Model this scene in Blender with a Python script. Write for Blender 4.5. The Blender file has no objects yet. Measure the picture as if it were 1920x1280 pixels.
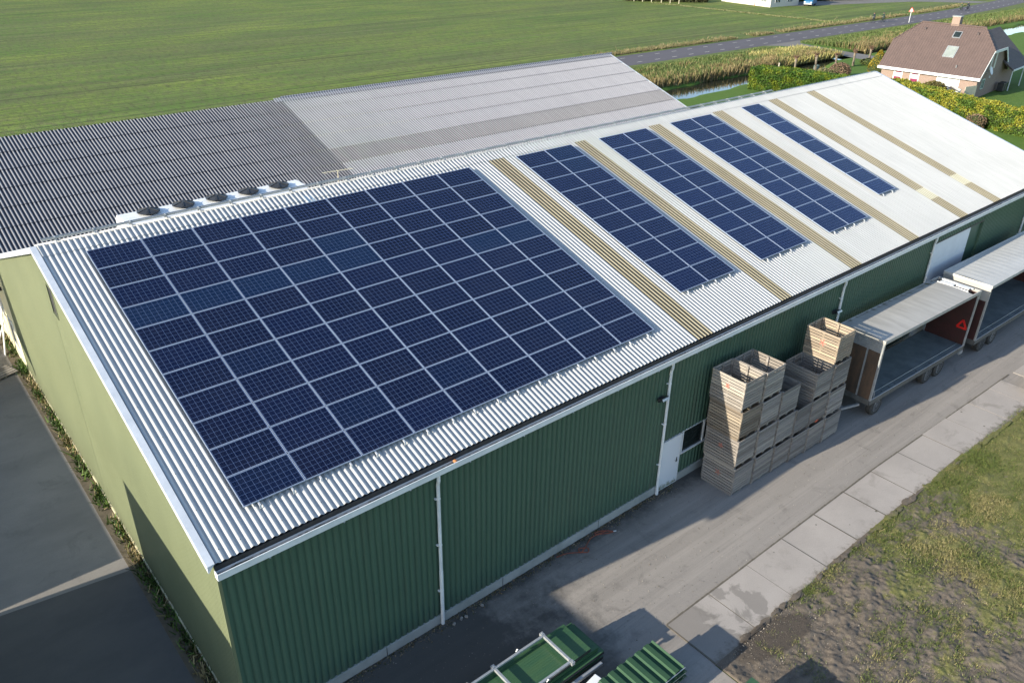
import bpy, math, random
import numpy as np
from mathutils import Vector, Matrix, noise, Euler
sc = bpy.context.scene
COL = sc.collection
rnd = random.Random(7)
RAD = math.radians

# ------------------------------------------------------------------ camera, world, sun
CAMC = [-3.83639, -14.87714, 19.59442]
CAMR = [[0.7669644, -0.6415341, 0.0141282], [-0.2961762, -0.3734435, -0.8791016], [0.5692497, 0.6700552, -0.476425]]
cd = bpy.data.cameras.new('camera'); cam = bpy.data.objects.new('camera', cd); COL.objects.link(cam)
cd.sensor_width = 36.0; cd.lens = 1516.71/1920*36; cd.clip_start = 0.1; cd.clip_end = 6000
M = Matrix.Identity(4)
for i in range(3):
    M[i][0] = CAMR[0][i]; M[i][1] = -CAMR[1][i]; M[i][2] = -CAMR[2][i]; M[i][3] = CAMC[i]
cam.matrix_world = M
sc.camera = cam
SUNDIR = Vector((-1.0, 0.128, 0.351)).normalized()      # towards the sun
el = math.asin(SUNDIR.z); azi = math.atan2(SUNDIR.x, SUNDIR.y)
W = bpy.data.worlds.new('World'); sc.world = W; W.use_nodes = True
nt = W.node_tree; nt.nodes.clear()
wo = nt.nodes.new('ShaderNodeOutputWorld'); bg = nt.nodes.new('ShaderNodeBackground'); sky = nt.nodes.new('ShaderNodeTexSky')
sky.sky_type = 'NISHITA'; sky.sun_disc = False; sky.sun_elevation = el; sky.sun_rotation = azi
sky.air_density = 1.0; sky.dust_density = 0.6; sky.ozone_density = 1.5
bg.inputs['Strength'].default_value = 0.15
nt.links.new(sky.outputs[0], bg.inputs[0]); nt.links.new(bg.outputs[0], wo.inputs[0])
sl = bpy.data.lights.new('sun', 'SUN'); sl.energy = 5.0; sl.angle = RAD(0.5); sl.color = (1.0, 0.90, 0.72)
so = bpy.data.objects.new('sun', sl); COL.objects.link(so)
so.rotation_euler = SUNDIR.to_track_quat('Z', 'Y').to_euler(); so.location = (-30, 0, 40)
sc.view_settings.view_transform = 'Standard'; sc.view_settings.look = 'None'
sc.view_settings.exposure = 1.0; sc.view_settings.gamma = 1.0
sc.render.film_transparent = False
sc.cycles.max_bounces = 6; sc.cycles.diffuse_bounces = 3; sc.cycles.glossy_bounces = 3; sc.cycles.transmission_bounces = 3
sc.cycles.caustics_reflective = False; sc.cycles.caustics_refractive = False

# ------------------------------------------------------------------ helpers
def tag(o, label=None, cat=None, group=None, kind=None):
    if label: o['label'] = label
    if cat: o['category'] = cat
    if group: o['group'] = group
    if kind: o['kind'] = kind
    return o
def thing(name, label, cat, loc=(0, 0, 0), rz=0.0, group=None, rot=None):
    o = bpy.data.objects.new(name, None); COL.objects.link(o); o.location = loc
    o.rotation_euler = rot if rot else (0, 0, rz); o.empty_display_size = 0.3
    return tag(o, label, cat, group)

class MB:
    def __init__(s): s.v = []; s.f = []; s.mi = []; s.m = 0
    def add(s, vs, fs, m=None):
        b = len(s.v); s.v += [tuple(p) for p in vs]
        for f in fs: s.f.append(tuple(b+i for i in f)); s.mi.append(s.m if m is None else m)
        return s
    def box(s, x0, x1, y0, y1, z0, z1, m=None, T=None):
        vs = [(x, y, z) for z in (z0, z1) for y in (y0, y1) for x in (x0, x1)]
        if T: vs = [tuple(T @ Vector(p)) for p in vs]
        return s.add(vs, [(0, 2, 3, 1), (4, 5, 7, 6), (0, 1, 5, 4), (2, 6, 7, 3), (0, 4, 6, 2), (1, 3, 7, 5)], m)
    def beam(s, a, b, w, h, m=None, up=(0, 0, 1)):
        a = Vector(a); b = Vector(b); d = (b-a).normalized(); u = Vector(up)
        sd = d.cross(u)
        if sd.length < 1e-3: sd = d.cross(Vector((1, 0, 0)))
        sd.normalize(); u = sd.cross(d)
        vs = []
        for p in (a, b):
            for i, j in ((-1, -1), (1, -1), (1, 1), (-1, 1)): vs.append(p+sd*(i*w/2)+u*(j*h/2))
        return s.add(vs, [(0, 3, 2, 1), (4, 5, 6, 7), (0, 1, 5, 4), (1, 2, 6, 5), (2, 3, 7, 6), (3, 0, 4, 7)], m)
    def tube(s, pts, r, n=8, m=None, caps=True):
        pts = [Vector(p) for p in pts]; rs = r if isinstance(r, (list, tuple)) else [r]*len(pts)
        rings = []; b = len(s.v)
        for i, p in enumerate(pts):
            d = (pts[min(i+1, len(pts)-1)]-pts[max(i-1, 0)]).normalized()
            sd = d.cross(Vector((0, 0, 1)))
            if sd.length < 1e-3: sd = Vector((1, 0, 0))
            sd.normalize(); u = sd.cross(d)
            for k in range(n):
                a = 2*math.pi*k/n; s.v.append(tuple(p+(sd*math.cos(a)+u*math.sin(a))*rs[i]))
        mm = s.m if m is None else m
        for i in range(len(pts)-1):
            for k in range(n):
                s.f.append((b+i*n+k, b+i*n+(k+1) % n, b+(i+1)*n+(k+1) % n, b+(i+1)*n+k)); s.mi.append(mm)
        if caps:
            s.f.append(tuple(b+k for k in range(n))[::-1]); s.mi.append(mm)
            e = b+(len(pts)-1)*n; s.f.append(tuple(e+k for k in range(n))); s.mi.append(mm)
        return s
    def prism(s, poly, z0, z1, m=None):
        n = len(poly); vs = [(x, y, z0) for x, y in poly]+[(x, y, z1) for x, y in poly]
        fs = [tuple(range(n))[::-1], tuple(range(n, 2*n))]+[(i, (i+1) % n, n+(i+1) % n, n+i) for i in range(n)]
        return s.add(vs, fs, m)
    def lathe(s, prof, n=24, axis='Z', c=(0, 0, 0), m=None):
        b = len(s.v); mm = s.m if m is None else m
        for r, h in prof:
            for k in range(n):
                a = 2*math.pi*k/n; p = (r*math.cos(a), r*math.sin(a), h)
                if axis == 'Y': p = (p[0], p[2], p[1])
                if axis == 'X': p = (p[2], p[0], p[1])
                s.v.append((p[0]+c[0], p[1]+c[1], p[2]+c[2]))
        for i in range(len(prof)-1):
            for k in range(n):
                s.f.append((b+i*n+k, b+i*n+(k+1) % n, b+(i+1)*n+(k+1) % n, b+(i+1)*n+k)); s.mi.append(mm)
        s.f.append(tuple(b+k for k in range(n))[::-1]); s.mi.append(mm)
        e = b+(len(prof)-1)*n; s.f.append(tuple(e+k for k in range(n))); s.mi.append(mm)
        return s
    def build(s, name, mats, parent=None, loc=None, smooth=False, rot=None, bevel=0, label=None):
        me = bpy.data.meshes.new(name); me.from_pydata(s.v, [], s.f); me.validate()
        for m in (mats if isinstance(mats, (list, tuple)) else [mats]): me.materials.append(m)
        if len(me.polygons) == len(s.mi): me.polygons.foreach_set('material_index', s.mi)
        if smooth: me.polygons.foreach_set('use_smooth', [True]*len(me.polygons))
        me.update()
        o = bpy.data.objects.new(name, me); COL.objects.link(o)
        if parent: o.parent = parent
        if loc: o.location = loc
        if rot: o.rotation_euler = rot
        if bevel:
            md = o.modifiers.new('bevel', 'BEVEL'); md.width = bevel; md.segments = 2; md.limit_method = 'ANGLE'
        if label: o['label'] = label
        return o
def npmesh(name, V, F, mat, parent=None, smooth=False, cols=None, mi=None):
    """V (n,3), F (m,k) numpy"""
    me = bpy.data.meshes.new(name); V = np.asarray(V, np.float32); F = np.asarray(F, np.int32)
    k = F.shape[1]
    me.vertices.add(len(V)); me.vertices.foreach_set('co', V.ravel())
    me.loops.add(F.size); me.loops.foreach_set('vertex_index', F.ravel())
    me.polygons.add(len(F)); me.polygons.foreach_set('loop_start', np.arange(0, F.size, k, dtype=np.int32))
    me.polygons.foreach_set('loop_total', np.full(len(F), k, np.int32))
    for m in (mat if isinstance(mat, (list, tuple)) else [mat]): me.materials.append(m)
    if mi is not None: me.polygons.foreach_set('material_index', np.asarray(mi, np.int32))
    if smooth: me.polygons.foreach_set('use_smooth', np.ones(len(F), bool))
    me.update(calc_edges=True)
    if cols is not None:
        a = me.attributes.new('tint', 'FLOAT_COLOR', 'POINT'); a.data.foreach_set('color', np.asarray(cols, np.float32).ravel())
    o = bpy.data.objects.new(name, me); COL.objects.link(o)
    if parent: o.parent = parent
    return o
def copy_tree(o, parent=None):
    c = o.copy(); COL.objects.link(c); c.parent = parent
    for ch in [x for x in COL.objects if x.parent == o]: copy_tree(ch, c)
    return c
def copy_thing(o, label, loc=None, rz=None, color=None):
    c = o.copy(); COL.objects.link(c); c['label'] = label
    if loc is not None: c.location = loc
    if rz is not None: c.rotation_euler = (0, 0, rz)
    for ch in KIDS[o.name]:
        k = ch.copy(); COL.objects.link(k); k.parent = c
        if color: k.color = color
    return c
KIDS = {}
def reg(o): KIDS[o.name] = [x for x in COL.objects if x.parent == o]; return o

# ------------------------------------------------------------------ materials
def newmat(name):
    m = bpy.data.materials.new(name); m.use_nodes = True; n = m.node_tree
    b = n.nodes['Principled BSDF']; return m, n, b
def N(n, t, **k):
    x = n.nodes.new(t)
    for a, v in k.items():
        if a in x.inputs.keys(): x.inputs[a].default_value = v
        else: setattr(x, a, v)
    return x
def L(n, a, b): n.links.new(a, b)
def c4(c): return (c[0], c[1], c[2], 1)
def mixc(n, fac, a, b, blend='MIX'):
    x = n.nodes.new('ShaderNodeMix'); x.data_type = 'RGBA'; x.blend_type = blend
    for s, v in ((x.inputs[0], fac), (x.inputs[6], a), (x.inputs[7], b)):
        if hasattr(v, 'default_value') or hasattr(v, 'is_linked'): n.links.new(v, s)
        elif isinstance(v, (tuple, list)): s.default_value = c4(v)
        else: s.default_value = v
    return x.outputs[2]
def ramp(n, src, stops):
    r = n.nodes.new('ShaderNodeValToRGB'); e = r.color_ramp.elements
    while len(e) < len(stops): e.new(0.5)
    for el_, (p, c) in zip(e, stops):
        el_.position = p; el_.color = c4(c) if isinstance(c, (tuple, list)) else (c, c, c, 1)
    n.links.new(src, r.inputs[0]); return r.outputs[0]
def coords(n, scale=(1, 1, 1), kind='Object', rot=(0, 0, 0), world=False):
    if world:
        src = n.nodes.new('ShaderNodeNewGeometry').outputs['Position']
    else: src = n.nodes.new('ShaderNodeTexCoord').outputs[kind]
    mp = n.nodes.new('ShaderNodeMapping'); mp.inputs['Scale'].default_value = scale; mp.inputs['Rotation'].default_value = rot
    n.links.new(src, mp.inputs[0]); return mp.outputs[0]
def noi(n, vec, scale=5, detail=4, rough=0.6, dist=0.0):
    x = n.nodes.new('ShaderNodeTexNoise'); x.inputs['Scale'].default_value = scale; x.inputs['Detail'].default_value = detail
    x.inputs['Roughness'].default_value = rough; x.inputs['Distortion'].default_value = dist
    n.links.new(vec, x.inputs['Vector']); return x.outputs['Fac']
def bump(n, b, src, strength=0.3, dist=0.02):
    x = n.nodes.new('ShaderNodeBump'); x.inputs['Strength'].default_value = strength; x.inputs['Distance'].default_value = dist
    n.links.new(src, x.inputs['Height']); n.links.new(x.outputs[0], b.inputs['Normal'])
def math_(n, op, a, b=None):
    x = n.nodes.new('ShaderNodeMath'); x.operation = op
    for s, v in ((x.inputs[0], a), (x.inputs[1], b)):
        if v is None: continue
        if isinstance(v, (int, float)): s.default_value = v
        else: n.links.new(v, s)
    return x.outputs[0]
def simple(name, ca, cb=None, scale=3.0, rough=0.6, metal=0.0, spec=0.5, bmp=0.0, stretch=(1, 1, 1), lo=0.35, hi=0.65, world=False, bscale=None, objcol=False, coat=0.0):
    """noise-mixed two-tone paint / metal / wood, with large dirt and a fine grain"""
    m, n, b = newmat(name)
    v = coords(n, stretch, world=world)
    f = ramp(n, noi(n, v, scale, 6, 0.65), [(lo, 0.0), (hi, 1.0)])
    col = mixc(n, f, ca, cb if cb else tuple(x*0.8 for x in ca))
    if objcol:
        oi = n.nodes.new('ShaderNodeObjectInfo'); col = mixc(n, 1.0, col, oi.outputs['Color'], 'MULTIPLY')
    L(n, col, b.inputs['Base Color'])
    b.inputs['Roughness'].default_value = rough; b.inputs['Metallic'].default_value = metal
    b.inputs['Specular IOR Level'].default_value = spec
    if coat: b.inputs['Coat Weight'].default_value = coat
    if bmp: bump(n, b, noi(n, v, bscale or scale*6, 5, 0.7), bmp, 0.02)
    return m
MT = {}
MT['roof'] = None
SPLASH = None
def roofmat(name, base, dirt, moss=None, streak=0.5, rough=0.42, metal=0.0, mossamt=0.62, spec=0.5, trough=None, tp=0.177, lo=0.35, hi=0.75):
    m, n, b = newmat(name)
    v = coords(n, (6.0, 0.35, 0.35)); s = ramp(n, noi(n, v, 1.0, 5, 0.6), [(0.35, 0.0), (0.75, 1.0)])
    col = mixc(n, math_(n, 'MULTIPLY', s, streak), base, dirt)
    v2 = coords(n); s2 = ramp(n, noi(n, v2, 0.35, 5, 0.6), [(0.4, 0.0), (0.7, 1.0)])
    col = mixc(n, math_(n, 'MULTIPLY', s2, 0.35), col, dirt)
    if moss:
        s3 = ramp(n, noi(n, v2, 2.2, 8, 0.75), [(mossamt, 0.0), (mossamt+0.06, 1.0)])
        col = mixc(n, s3, col, moss)
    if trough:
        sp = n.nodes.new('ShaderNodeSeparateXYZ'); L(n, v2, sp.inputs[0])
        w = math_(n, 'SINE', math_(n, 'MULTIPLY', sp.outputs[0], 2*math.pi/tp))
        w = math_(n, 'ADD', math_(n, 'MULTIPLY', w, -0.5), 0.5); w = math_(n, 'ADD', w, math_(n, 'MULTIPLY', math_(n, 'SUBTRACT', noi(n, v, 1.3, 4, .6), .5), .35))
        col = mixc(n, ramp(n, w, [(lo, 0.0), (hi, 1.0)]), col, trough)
    L(n, col, b.inputs['Base Color']); b.inputs['Roughness'].default_value = rough; b.inputs['Metallic'].default_value = metal
    b.inputs['Specular IOR Level'].default_value = spec
    bump(n, b, noi(n, v2, 30, 3, 0.6), 0.12, 0.01)
    return m
MT['roof'] = roofmat('zinc_white_sheet', (0.435, 0.447, 0.455), (0.31, 0.32, 0.33), (0.14, 0.14, 0.11), 0.55, 0.45, 0.0, 0.76, trough=(0.37, 0.37, 0.365), lo=.45, hi=.9)
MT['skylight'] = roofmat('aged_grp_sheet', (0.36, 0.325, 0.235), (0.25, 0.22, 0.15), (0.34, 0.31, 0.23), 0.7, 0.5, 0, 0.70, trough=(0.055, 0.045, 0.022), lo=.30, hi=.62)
MT['skylight_new'] = roofmat('pale_grp_sheet', (0.48, 0.47, 0.38), (0.38, 0.36, 0.27), None, 0.5, trough=(0.22, 0.21, 0.13))
MT['rooflight2'] = roofmat('weathered_fibre_cement', (0.36, 0.362, 0.39), (0.29, 0.292, 0.32), (0.13, 0.12, 0.10), 0.5, 0.7, 0, 0.72, trough=(0.12, 0.122, 0.14), lo=.35, hi=.8)
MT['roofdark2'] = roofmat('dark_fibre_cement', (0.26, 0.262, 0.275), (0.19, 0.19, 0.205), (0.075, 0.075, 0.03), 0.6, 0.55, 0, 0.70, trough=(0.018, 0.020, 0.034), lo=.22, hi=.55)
MT['roofmid2'] = roofmat('stained_fibre_cement', (0.29, 0.29, 0.305), (0.22, 0.22, 0.235), (0.12, 0.11, 0.09), 0.6, 0.7, 0, 0.7, trough=(0.085, 0.08, 0.085), lo=.3, hi=.7)
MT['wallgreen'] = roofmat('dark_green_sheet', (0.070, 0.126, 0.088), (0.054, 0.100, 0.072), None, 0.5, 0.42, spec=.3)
def splash(m, dirt, hgt, amt):
    n = m.node_tree; b = n.nodes['Principled BSDF']; old = b.inputs['Base Color'].links[0].from_socket; v = coords(n, world=True); sp = n.nodes.new('ShaderNodeSeparateXYZ'); L(n, v, sp.inputs[0])
    q = math_(n, 'ADD', math_(n, 'MULTIPLY', sp.outputs[2], -1.0/hgt), math_(n, 'MULTIPLY', noi(n, v, 1.7, 6, .75), 2.2)); q = ramp(n, q, [(.25, 0.0), (1.0, 1.0)])
    s_ = noi(n, coords(n, (3.0, 3.0, .22), world=True), 1.6, 5, .7); s_ = ramp(n, s_, [(.52, 0.0), (.72, 1.0)])
    L(n, mixc(n, math_(n, 'MULTIPLY', s_, amt*.6), mixc(n, math_(n, 'MULTIPLY', q, amt), old, dirt), dirt), b.inputs['Base Color'])
splash(MT['wallgreen'], (.075, .085, .065), .8, .5)
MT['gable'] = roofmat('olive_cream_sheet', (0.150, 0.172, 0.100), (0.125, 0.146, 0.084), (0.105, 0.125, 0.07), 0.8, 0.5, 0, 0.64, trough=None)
splash(MT['gable'], (.10, .11, .07), 1.2, .55)
MT['white'] = simple('white_trim', (0.74, 0.76, 0.78), (0.62, 0.64, 0.66), 2.0, 0.4)
MT['whitedoor'] = simple('white_door_paint', (0.72, 0.75, 0.80), (0.64, 0.67, 0.72), 0.8, 0.45)
MT['concrete'] = simple('plinth_concrete', (0.36, 0.37, 0.36), (0.25, 0.27, 0.26), 1.2, 0.85, bmp=0.2)
MT['cream'] = simple('cream_render', (0.66, 0.63, 0.46), (0.56, 0.53, 0.38), 1.0, 0.8)
MT['gutterdirt'] = simple('gutter_moss', (0.035, 0.035, 0.025), (0.10, 0.10, 0.07), 9.0, 0.95, bmp=1.0)
MT['dark'] = simple('black_plastic', (0.02, 0.021, 0.024), (0.04, 0.042, 0.046), 4, 0.45)
MT['galv'] = simple('galvanised_steel', (0.46, 0.48, 0.50), (0.34, 0.36, 0.38), 6, 0.42, 0.5)
MT['steel'] = simple('dull_steel', (.13, .135, .135), (.085, .085, .08), 5, .6, .3)
MT['alu'] = simple('anodised_aluminium', (0.62, 0.64, 0.68), (0.54, 0.56, 0.60), 4, 0.35, 0.3)
MT['glassdark'] = simple('dark_window_glass', (0.012, 0.018, 0.018), (0.03, 0.04, 0.04), 2, 0.08, 0.0, 0.6)
MT['rubber'] = simple('tyre_rubber', (0.025, 0.025, 0.026), (0.05, 0.048, 0.045), 8, 0.85)
MT['rim'] = simple('silver_rim', (0.55, 0.56, 0.58), (0.35, 0.36, 0.38), 6, 0.4, 0.4)
MT['ply'] = simple('weathered_brown_board', (0.115, 0.070, 0.045), (0.05, 0.038, 0.03), 3.0, 0.7, stretch=(1, 1, .4), bmp=.15)
MT['maroon'] = simple('maroon_board', (0.050, 0.014, 0.015), (0.030, 0.011, 0.011), 2.0, 0.6)
MT['bed'] = simple('blue_grey_load_floor', (0.15, 0.175, 0.185), (0.09, 0.11, 0.12), 1.3, 0.65, bmp=.1)
MT['tarp'] = simple('faded_grey_roof_skin', (0.40, 0.39, 0.37), (0.27, 0.262, 0.245), 1.2, 0.6, lo=.3, hi=.75, stretch=(2.5, .4, 1))
MT['tarpwhite'] = simple('white_roof_skin', (0.47, 0.47, 0.46), (0.40, 0.40, 0.39), 0.7, 0.5)
MT['red'] = simple('reflector_red', (0.75, 0.03, 0.02), (0.55, 0.02, 0.02), 4, 0.3)
MT['redmark'] = simple('faded_red_stencil', (0.42, 0.13, 0.10), (0.32, 0.14, 0.11), 30, 0.8)
MT['greenpanel'] = simple('glossy_green_panel', (0.032, 0.085, 0.042), (0.045, 0.098, 0.042), 2, 0.3, stretch=(.4, 4, 1))
MT['ribgreen'] = simple('deep_green_sheet', (.028, .070, .042), (.036, .080, .044), 2, .65, spec=.12)
MT['orange'] = simple('orange_rubber', (0.30, 0.075, 0.035), (0.2, 0.06, 0.04), 5, 0.6)
MT['bark'] = simple('grey_bark', (0.20, 0.17, 0.13), (0.11, 0.09, 0.07), 6, 0.9, bmp=.5)
MT['twig'] = simple('brown_twigs', (0.13, 0.075, 0.045), (0.08, 0.05, 0.035), 6, 0.9)
MT['brick'] = None
def woodmat():
    m, n, b = newmat('grey_weathered_wood')
    v = coords(n, (1.5, 1.5, 14)); f = ramp(n, noi(n, v, 2.0, 6, 0.7), [(0.3, 0.0), (0.7, 1.0)])
    col = mixc(n, f, (0.29, 0.278, 0.272), (0.175, 0.165, 0.160))
    v2 = coords(n, (1, 1, 8.08)); v2.node.inputs['Location'].default_value = (0, 0, -1.05); w = n.nodes.new('ShaderNodeTexWhiteNoise'); w.noise_dimensions = '1D'
    sp = n.nodes.new('ShaderNodeSeparateXYZ'); L(n, v2, sp.inputs[0]); oi0 = n.nodes.new('ShaderNodeObjectInfo'); L(n, math_(n, 'ADD', math_(n, 'FLOOR', sp.outputs[2]), math_(n, 'MULTIPLY', math_(n, 'FLOOR', math_(n, 'MULTIPLY', oi0.outputs['Random'], 300)), 17.3)), w.inputs['W'])
    wv = w.outputs['Value']; col = mixc(n, math_(n, 'MULTIPLY', ramp(n, wv, [(.45, 0.0), (1.0, 1.0)]), 0.6), col, (0.38, 0.35, 0.31)); col = mixc(n, math_(n, 'MULTIPLY', ramp(n, wv, [(0.0, 1.0), (.35, 0.0)]), 0.55), col, (0.115, 0.095, 0.078))
    k = ramp(n, noi(n, coords(n), 14, 2, 0.5), [(0.68, 0.0), (0.74, 1.0)]); col = mixc(n, math_(n, 'MULTIPLY', k, 0.7), col, (0.05, 0.035, 0.025))
    oi = n.nodes.new('ShaderNodeObjectInfo'); col = mixc(n, 1.0, col, oi.outputs['Color'], 'MULTIPLY')
    L(n, col, b.inputs['Base Color']); b.inputs['Roughness'].default_value = 0.8; b.inputs['Specular IOR Level'].default_value = 0.25
    bump(n, b, noi(n, v, 6, 4, 0.7), 0.3, 0.01); return m
MT['wood'] = woodmat()
def panelmat():
    m, n, b = newmat('solar_cell_glass')
    tc = n.nodes.new('ShaderNodeTexCoord'); sp = n.nodes.new('ShaderNodeSeparateXYZ'); L(n, tc.outputs['Object'], sp.inputs[0])
    def lines(src, half, cnt, w):
        a = math_(n, 'ADD', src, half); a = math_(n, 'MULTIPLY', a, cnt/(2*half)); fr = math_(n, 'FRACT', a)
        d = math_(n, 'ABSOLUTE', math_(n, 'SUBTRACT', fr, 0.5)); return math_(n, 'GREATER_THAN', d, 0.5-w*cnt/(2*half)/2)
    lx = lines(sp.outputs[0], 0.79, 10, 0.0075); ly = lines(sp.outputs[1], 0.474, 6, 0.0075)
    by = lines(sp.outputs[1], 0.474, 24, 0.0022)
    ln = math_(n, 'MAXIMUM', lx, ly)
    ax = math_(n, 'GREATER_THAN', math_(n, 'ABSOLUTE', sp.outputs[0]), 0.800); ay = math_(n, 'GREATER_THAN', math_(n, 'ABSOLUTE', sp.outputs[1]), 0.480)
    ln = math_(n, 'MAXIMUM', ln, math_(n, 'MAXIMUM', ax, ay))
    cellv = coords(n, (1/0.158, 1/0.158, 1)); w = n.nodes.new('ShaderNodeTexVoronoi'); w.inputs['Scale'].default_value = 9.0
    L(n, cellv, w.inputs['Vector'])
    base = mixc(n, w.outputs['Distance'], (0.0005, 0.0030, 0.016), (0.0009, 0.0050, 0.029))
    oi = n.nodes.new('ShaderNodeObjectInfo'); base = mixc(n, 1.0, base, oi.outputs['Color'], 'MULTIPLY')
    base = mixc(n, math_(n, 'MULTIPLY', by, 0.25), base, (0.30, 0.34, 0.42))
    col = mixc(n, ln, base, (0.085, 0.125, 0.24))
    dw = noi(n, coords(n, (.5, .9, 1), world=True), 1.0, 6, .75); dl = noi(n, coords(n, (2.2, .5, 1), world=True), 1.5, 5, .7)
    dust = math_(n, 'MULTIPLY', math_(n, 'ADD', ramp(n, dw, [(.4, 0.0), (.75, 1.0)]), ramp(n, dl, [(.5, 0.0), (.8, 1.0)])), .010)
    low = math_(n, 'MULTIPLY', ramp(n, math_(n, 'MULTIPLY', sp.outputs[1], -1.0), [(.40, 0.0), (.48, 1.0)]), .03); dust = math_(n, 'ADD', dust, low)
    col = mixc(n, dust, col, (0.34, 0.33, 0.30))
    L(n, ramp(n, dw, [(.3, .08), (.8, .15)]), b.inputs['Roughness'])
    L(n, col, b.inputs['Base Color']); b.inputs['Roughness'].default_value = 0.12; b.inputs['Specular IOR Level'].default_value = 0.17
    return m
MT['cells'] = panelmat()
def brickmat(name, a, b_, mort):
    m, n, b = newmat(name); v = coords(n, (1, 1, 1))
    tc = n.nodes.new('ShaderNodeSeparateXYZ'); L(n, v, tc.inputs[0]); cb = n.nodes.new('ShaderNodeCombineXYZ')
    L(n, math_(n, 'ADD', tc.outputs[0], tc.outputs[1]), cb.inputs[0]); L(n, tc.outputs[2], cb.inputs[1])
    t = n.nodes.new('ShaderNodeTexBrick'); L(n, cb.outputs[0], t.inputs['Vector']); t.inputs['Scale'].default_value = 4.6
    t.inputs['Color1'].default_value = c4(a); t.inputs['Color2'].default_value = c4(b_); t.inputs['Mortar'].default_value = c4(mort)
    t.inputs['Mortar Size'].default_value = 0.03; t.inputs['Row Height'].default_value = .28
    L(n, t.outputs['Color'], b.inputs['Base Color']); b.inputs['Roughness'].default_value = .9; return m
MT['brick'] = brickmat('pink_brick', (0.27, 0.185, 0.15), (0.22, 0.145, 0.12), (0.27, 0.24, 0.215))
def tilemat(name, a, b_, rise=4.0):
    m, n, b = newmat(name); v = coords(n)
    w = n.nodes.new('ShaderNodeTexWave'); w.wave_type = 'BANDS'; w.bands_direction = 'X'; w.inputs['Scale'].default_value = 0.33*math.pi; L(n, v, w.inputs['Vector'])
    w2 = n.nodes.new('ShaderNodeTexWave'); w2.wave_type = 'BANDS'; w2.bands_direction = 'Y'; w2.wave_profile = 'SAW'; w2.inputs['Scale'].default_value = 0.28*math.pi; L(n, v, w2.inputs['Vector'])
    f = noi(n, v, 1.2, 6, 0.7); f = ramp(n, f, [(.3, 0.0), (.7, 1.0)])
    L(n, mixc(n, f, a, b_), b.inputs['Base Color']); b.inputs['Roughness'].default_value = .75
    bump(n, b, math_(n, 'ADD', w.outputs['Fac'], w2.outputs['Fac']), 0.9, 0.05); return m
MT['tiles'] = tilemat('brown_roof_tiles', (0.105, 0.073, 0.067), (0.080, 0.056, 0.052))
MT['tilesdark'] = tilemat('dark_roof_tiles', (0.085, 0.065, 0.068), (0.06, 0.048, 0.052))
def leafmat(name, rough=0.6, trans=0.25):
    m, n, b = newmat(name); a = n.nodes.new('ShaderNodeAttribute'); a.attribute_name = 'tint'
    L(n, a.outputs['Color'], b.inputs['Base Color']); b.inputs['Roughness'].default_value = rough; b.inputs['Specular IOR Level'].default_value = .25
    return m
MT['leaf'] = leafmat('leaves')
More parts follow.
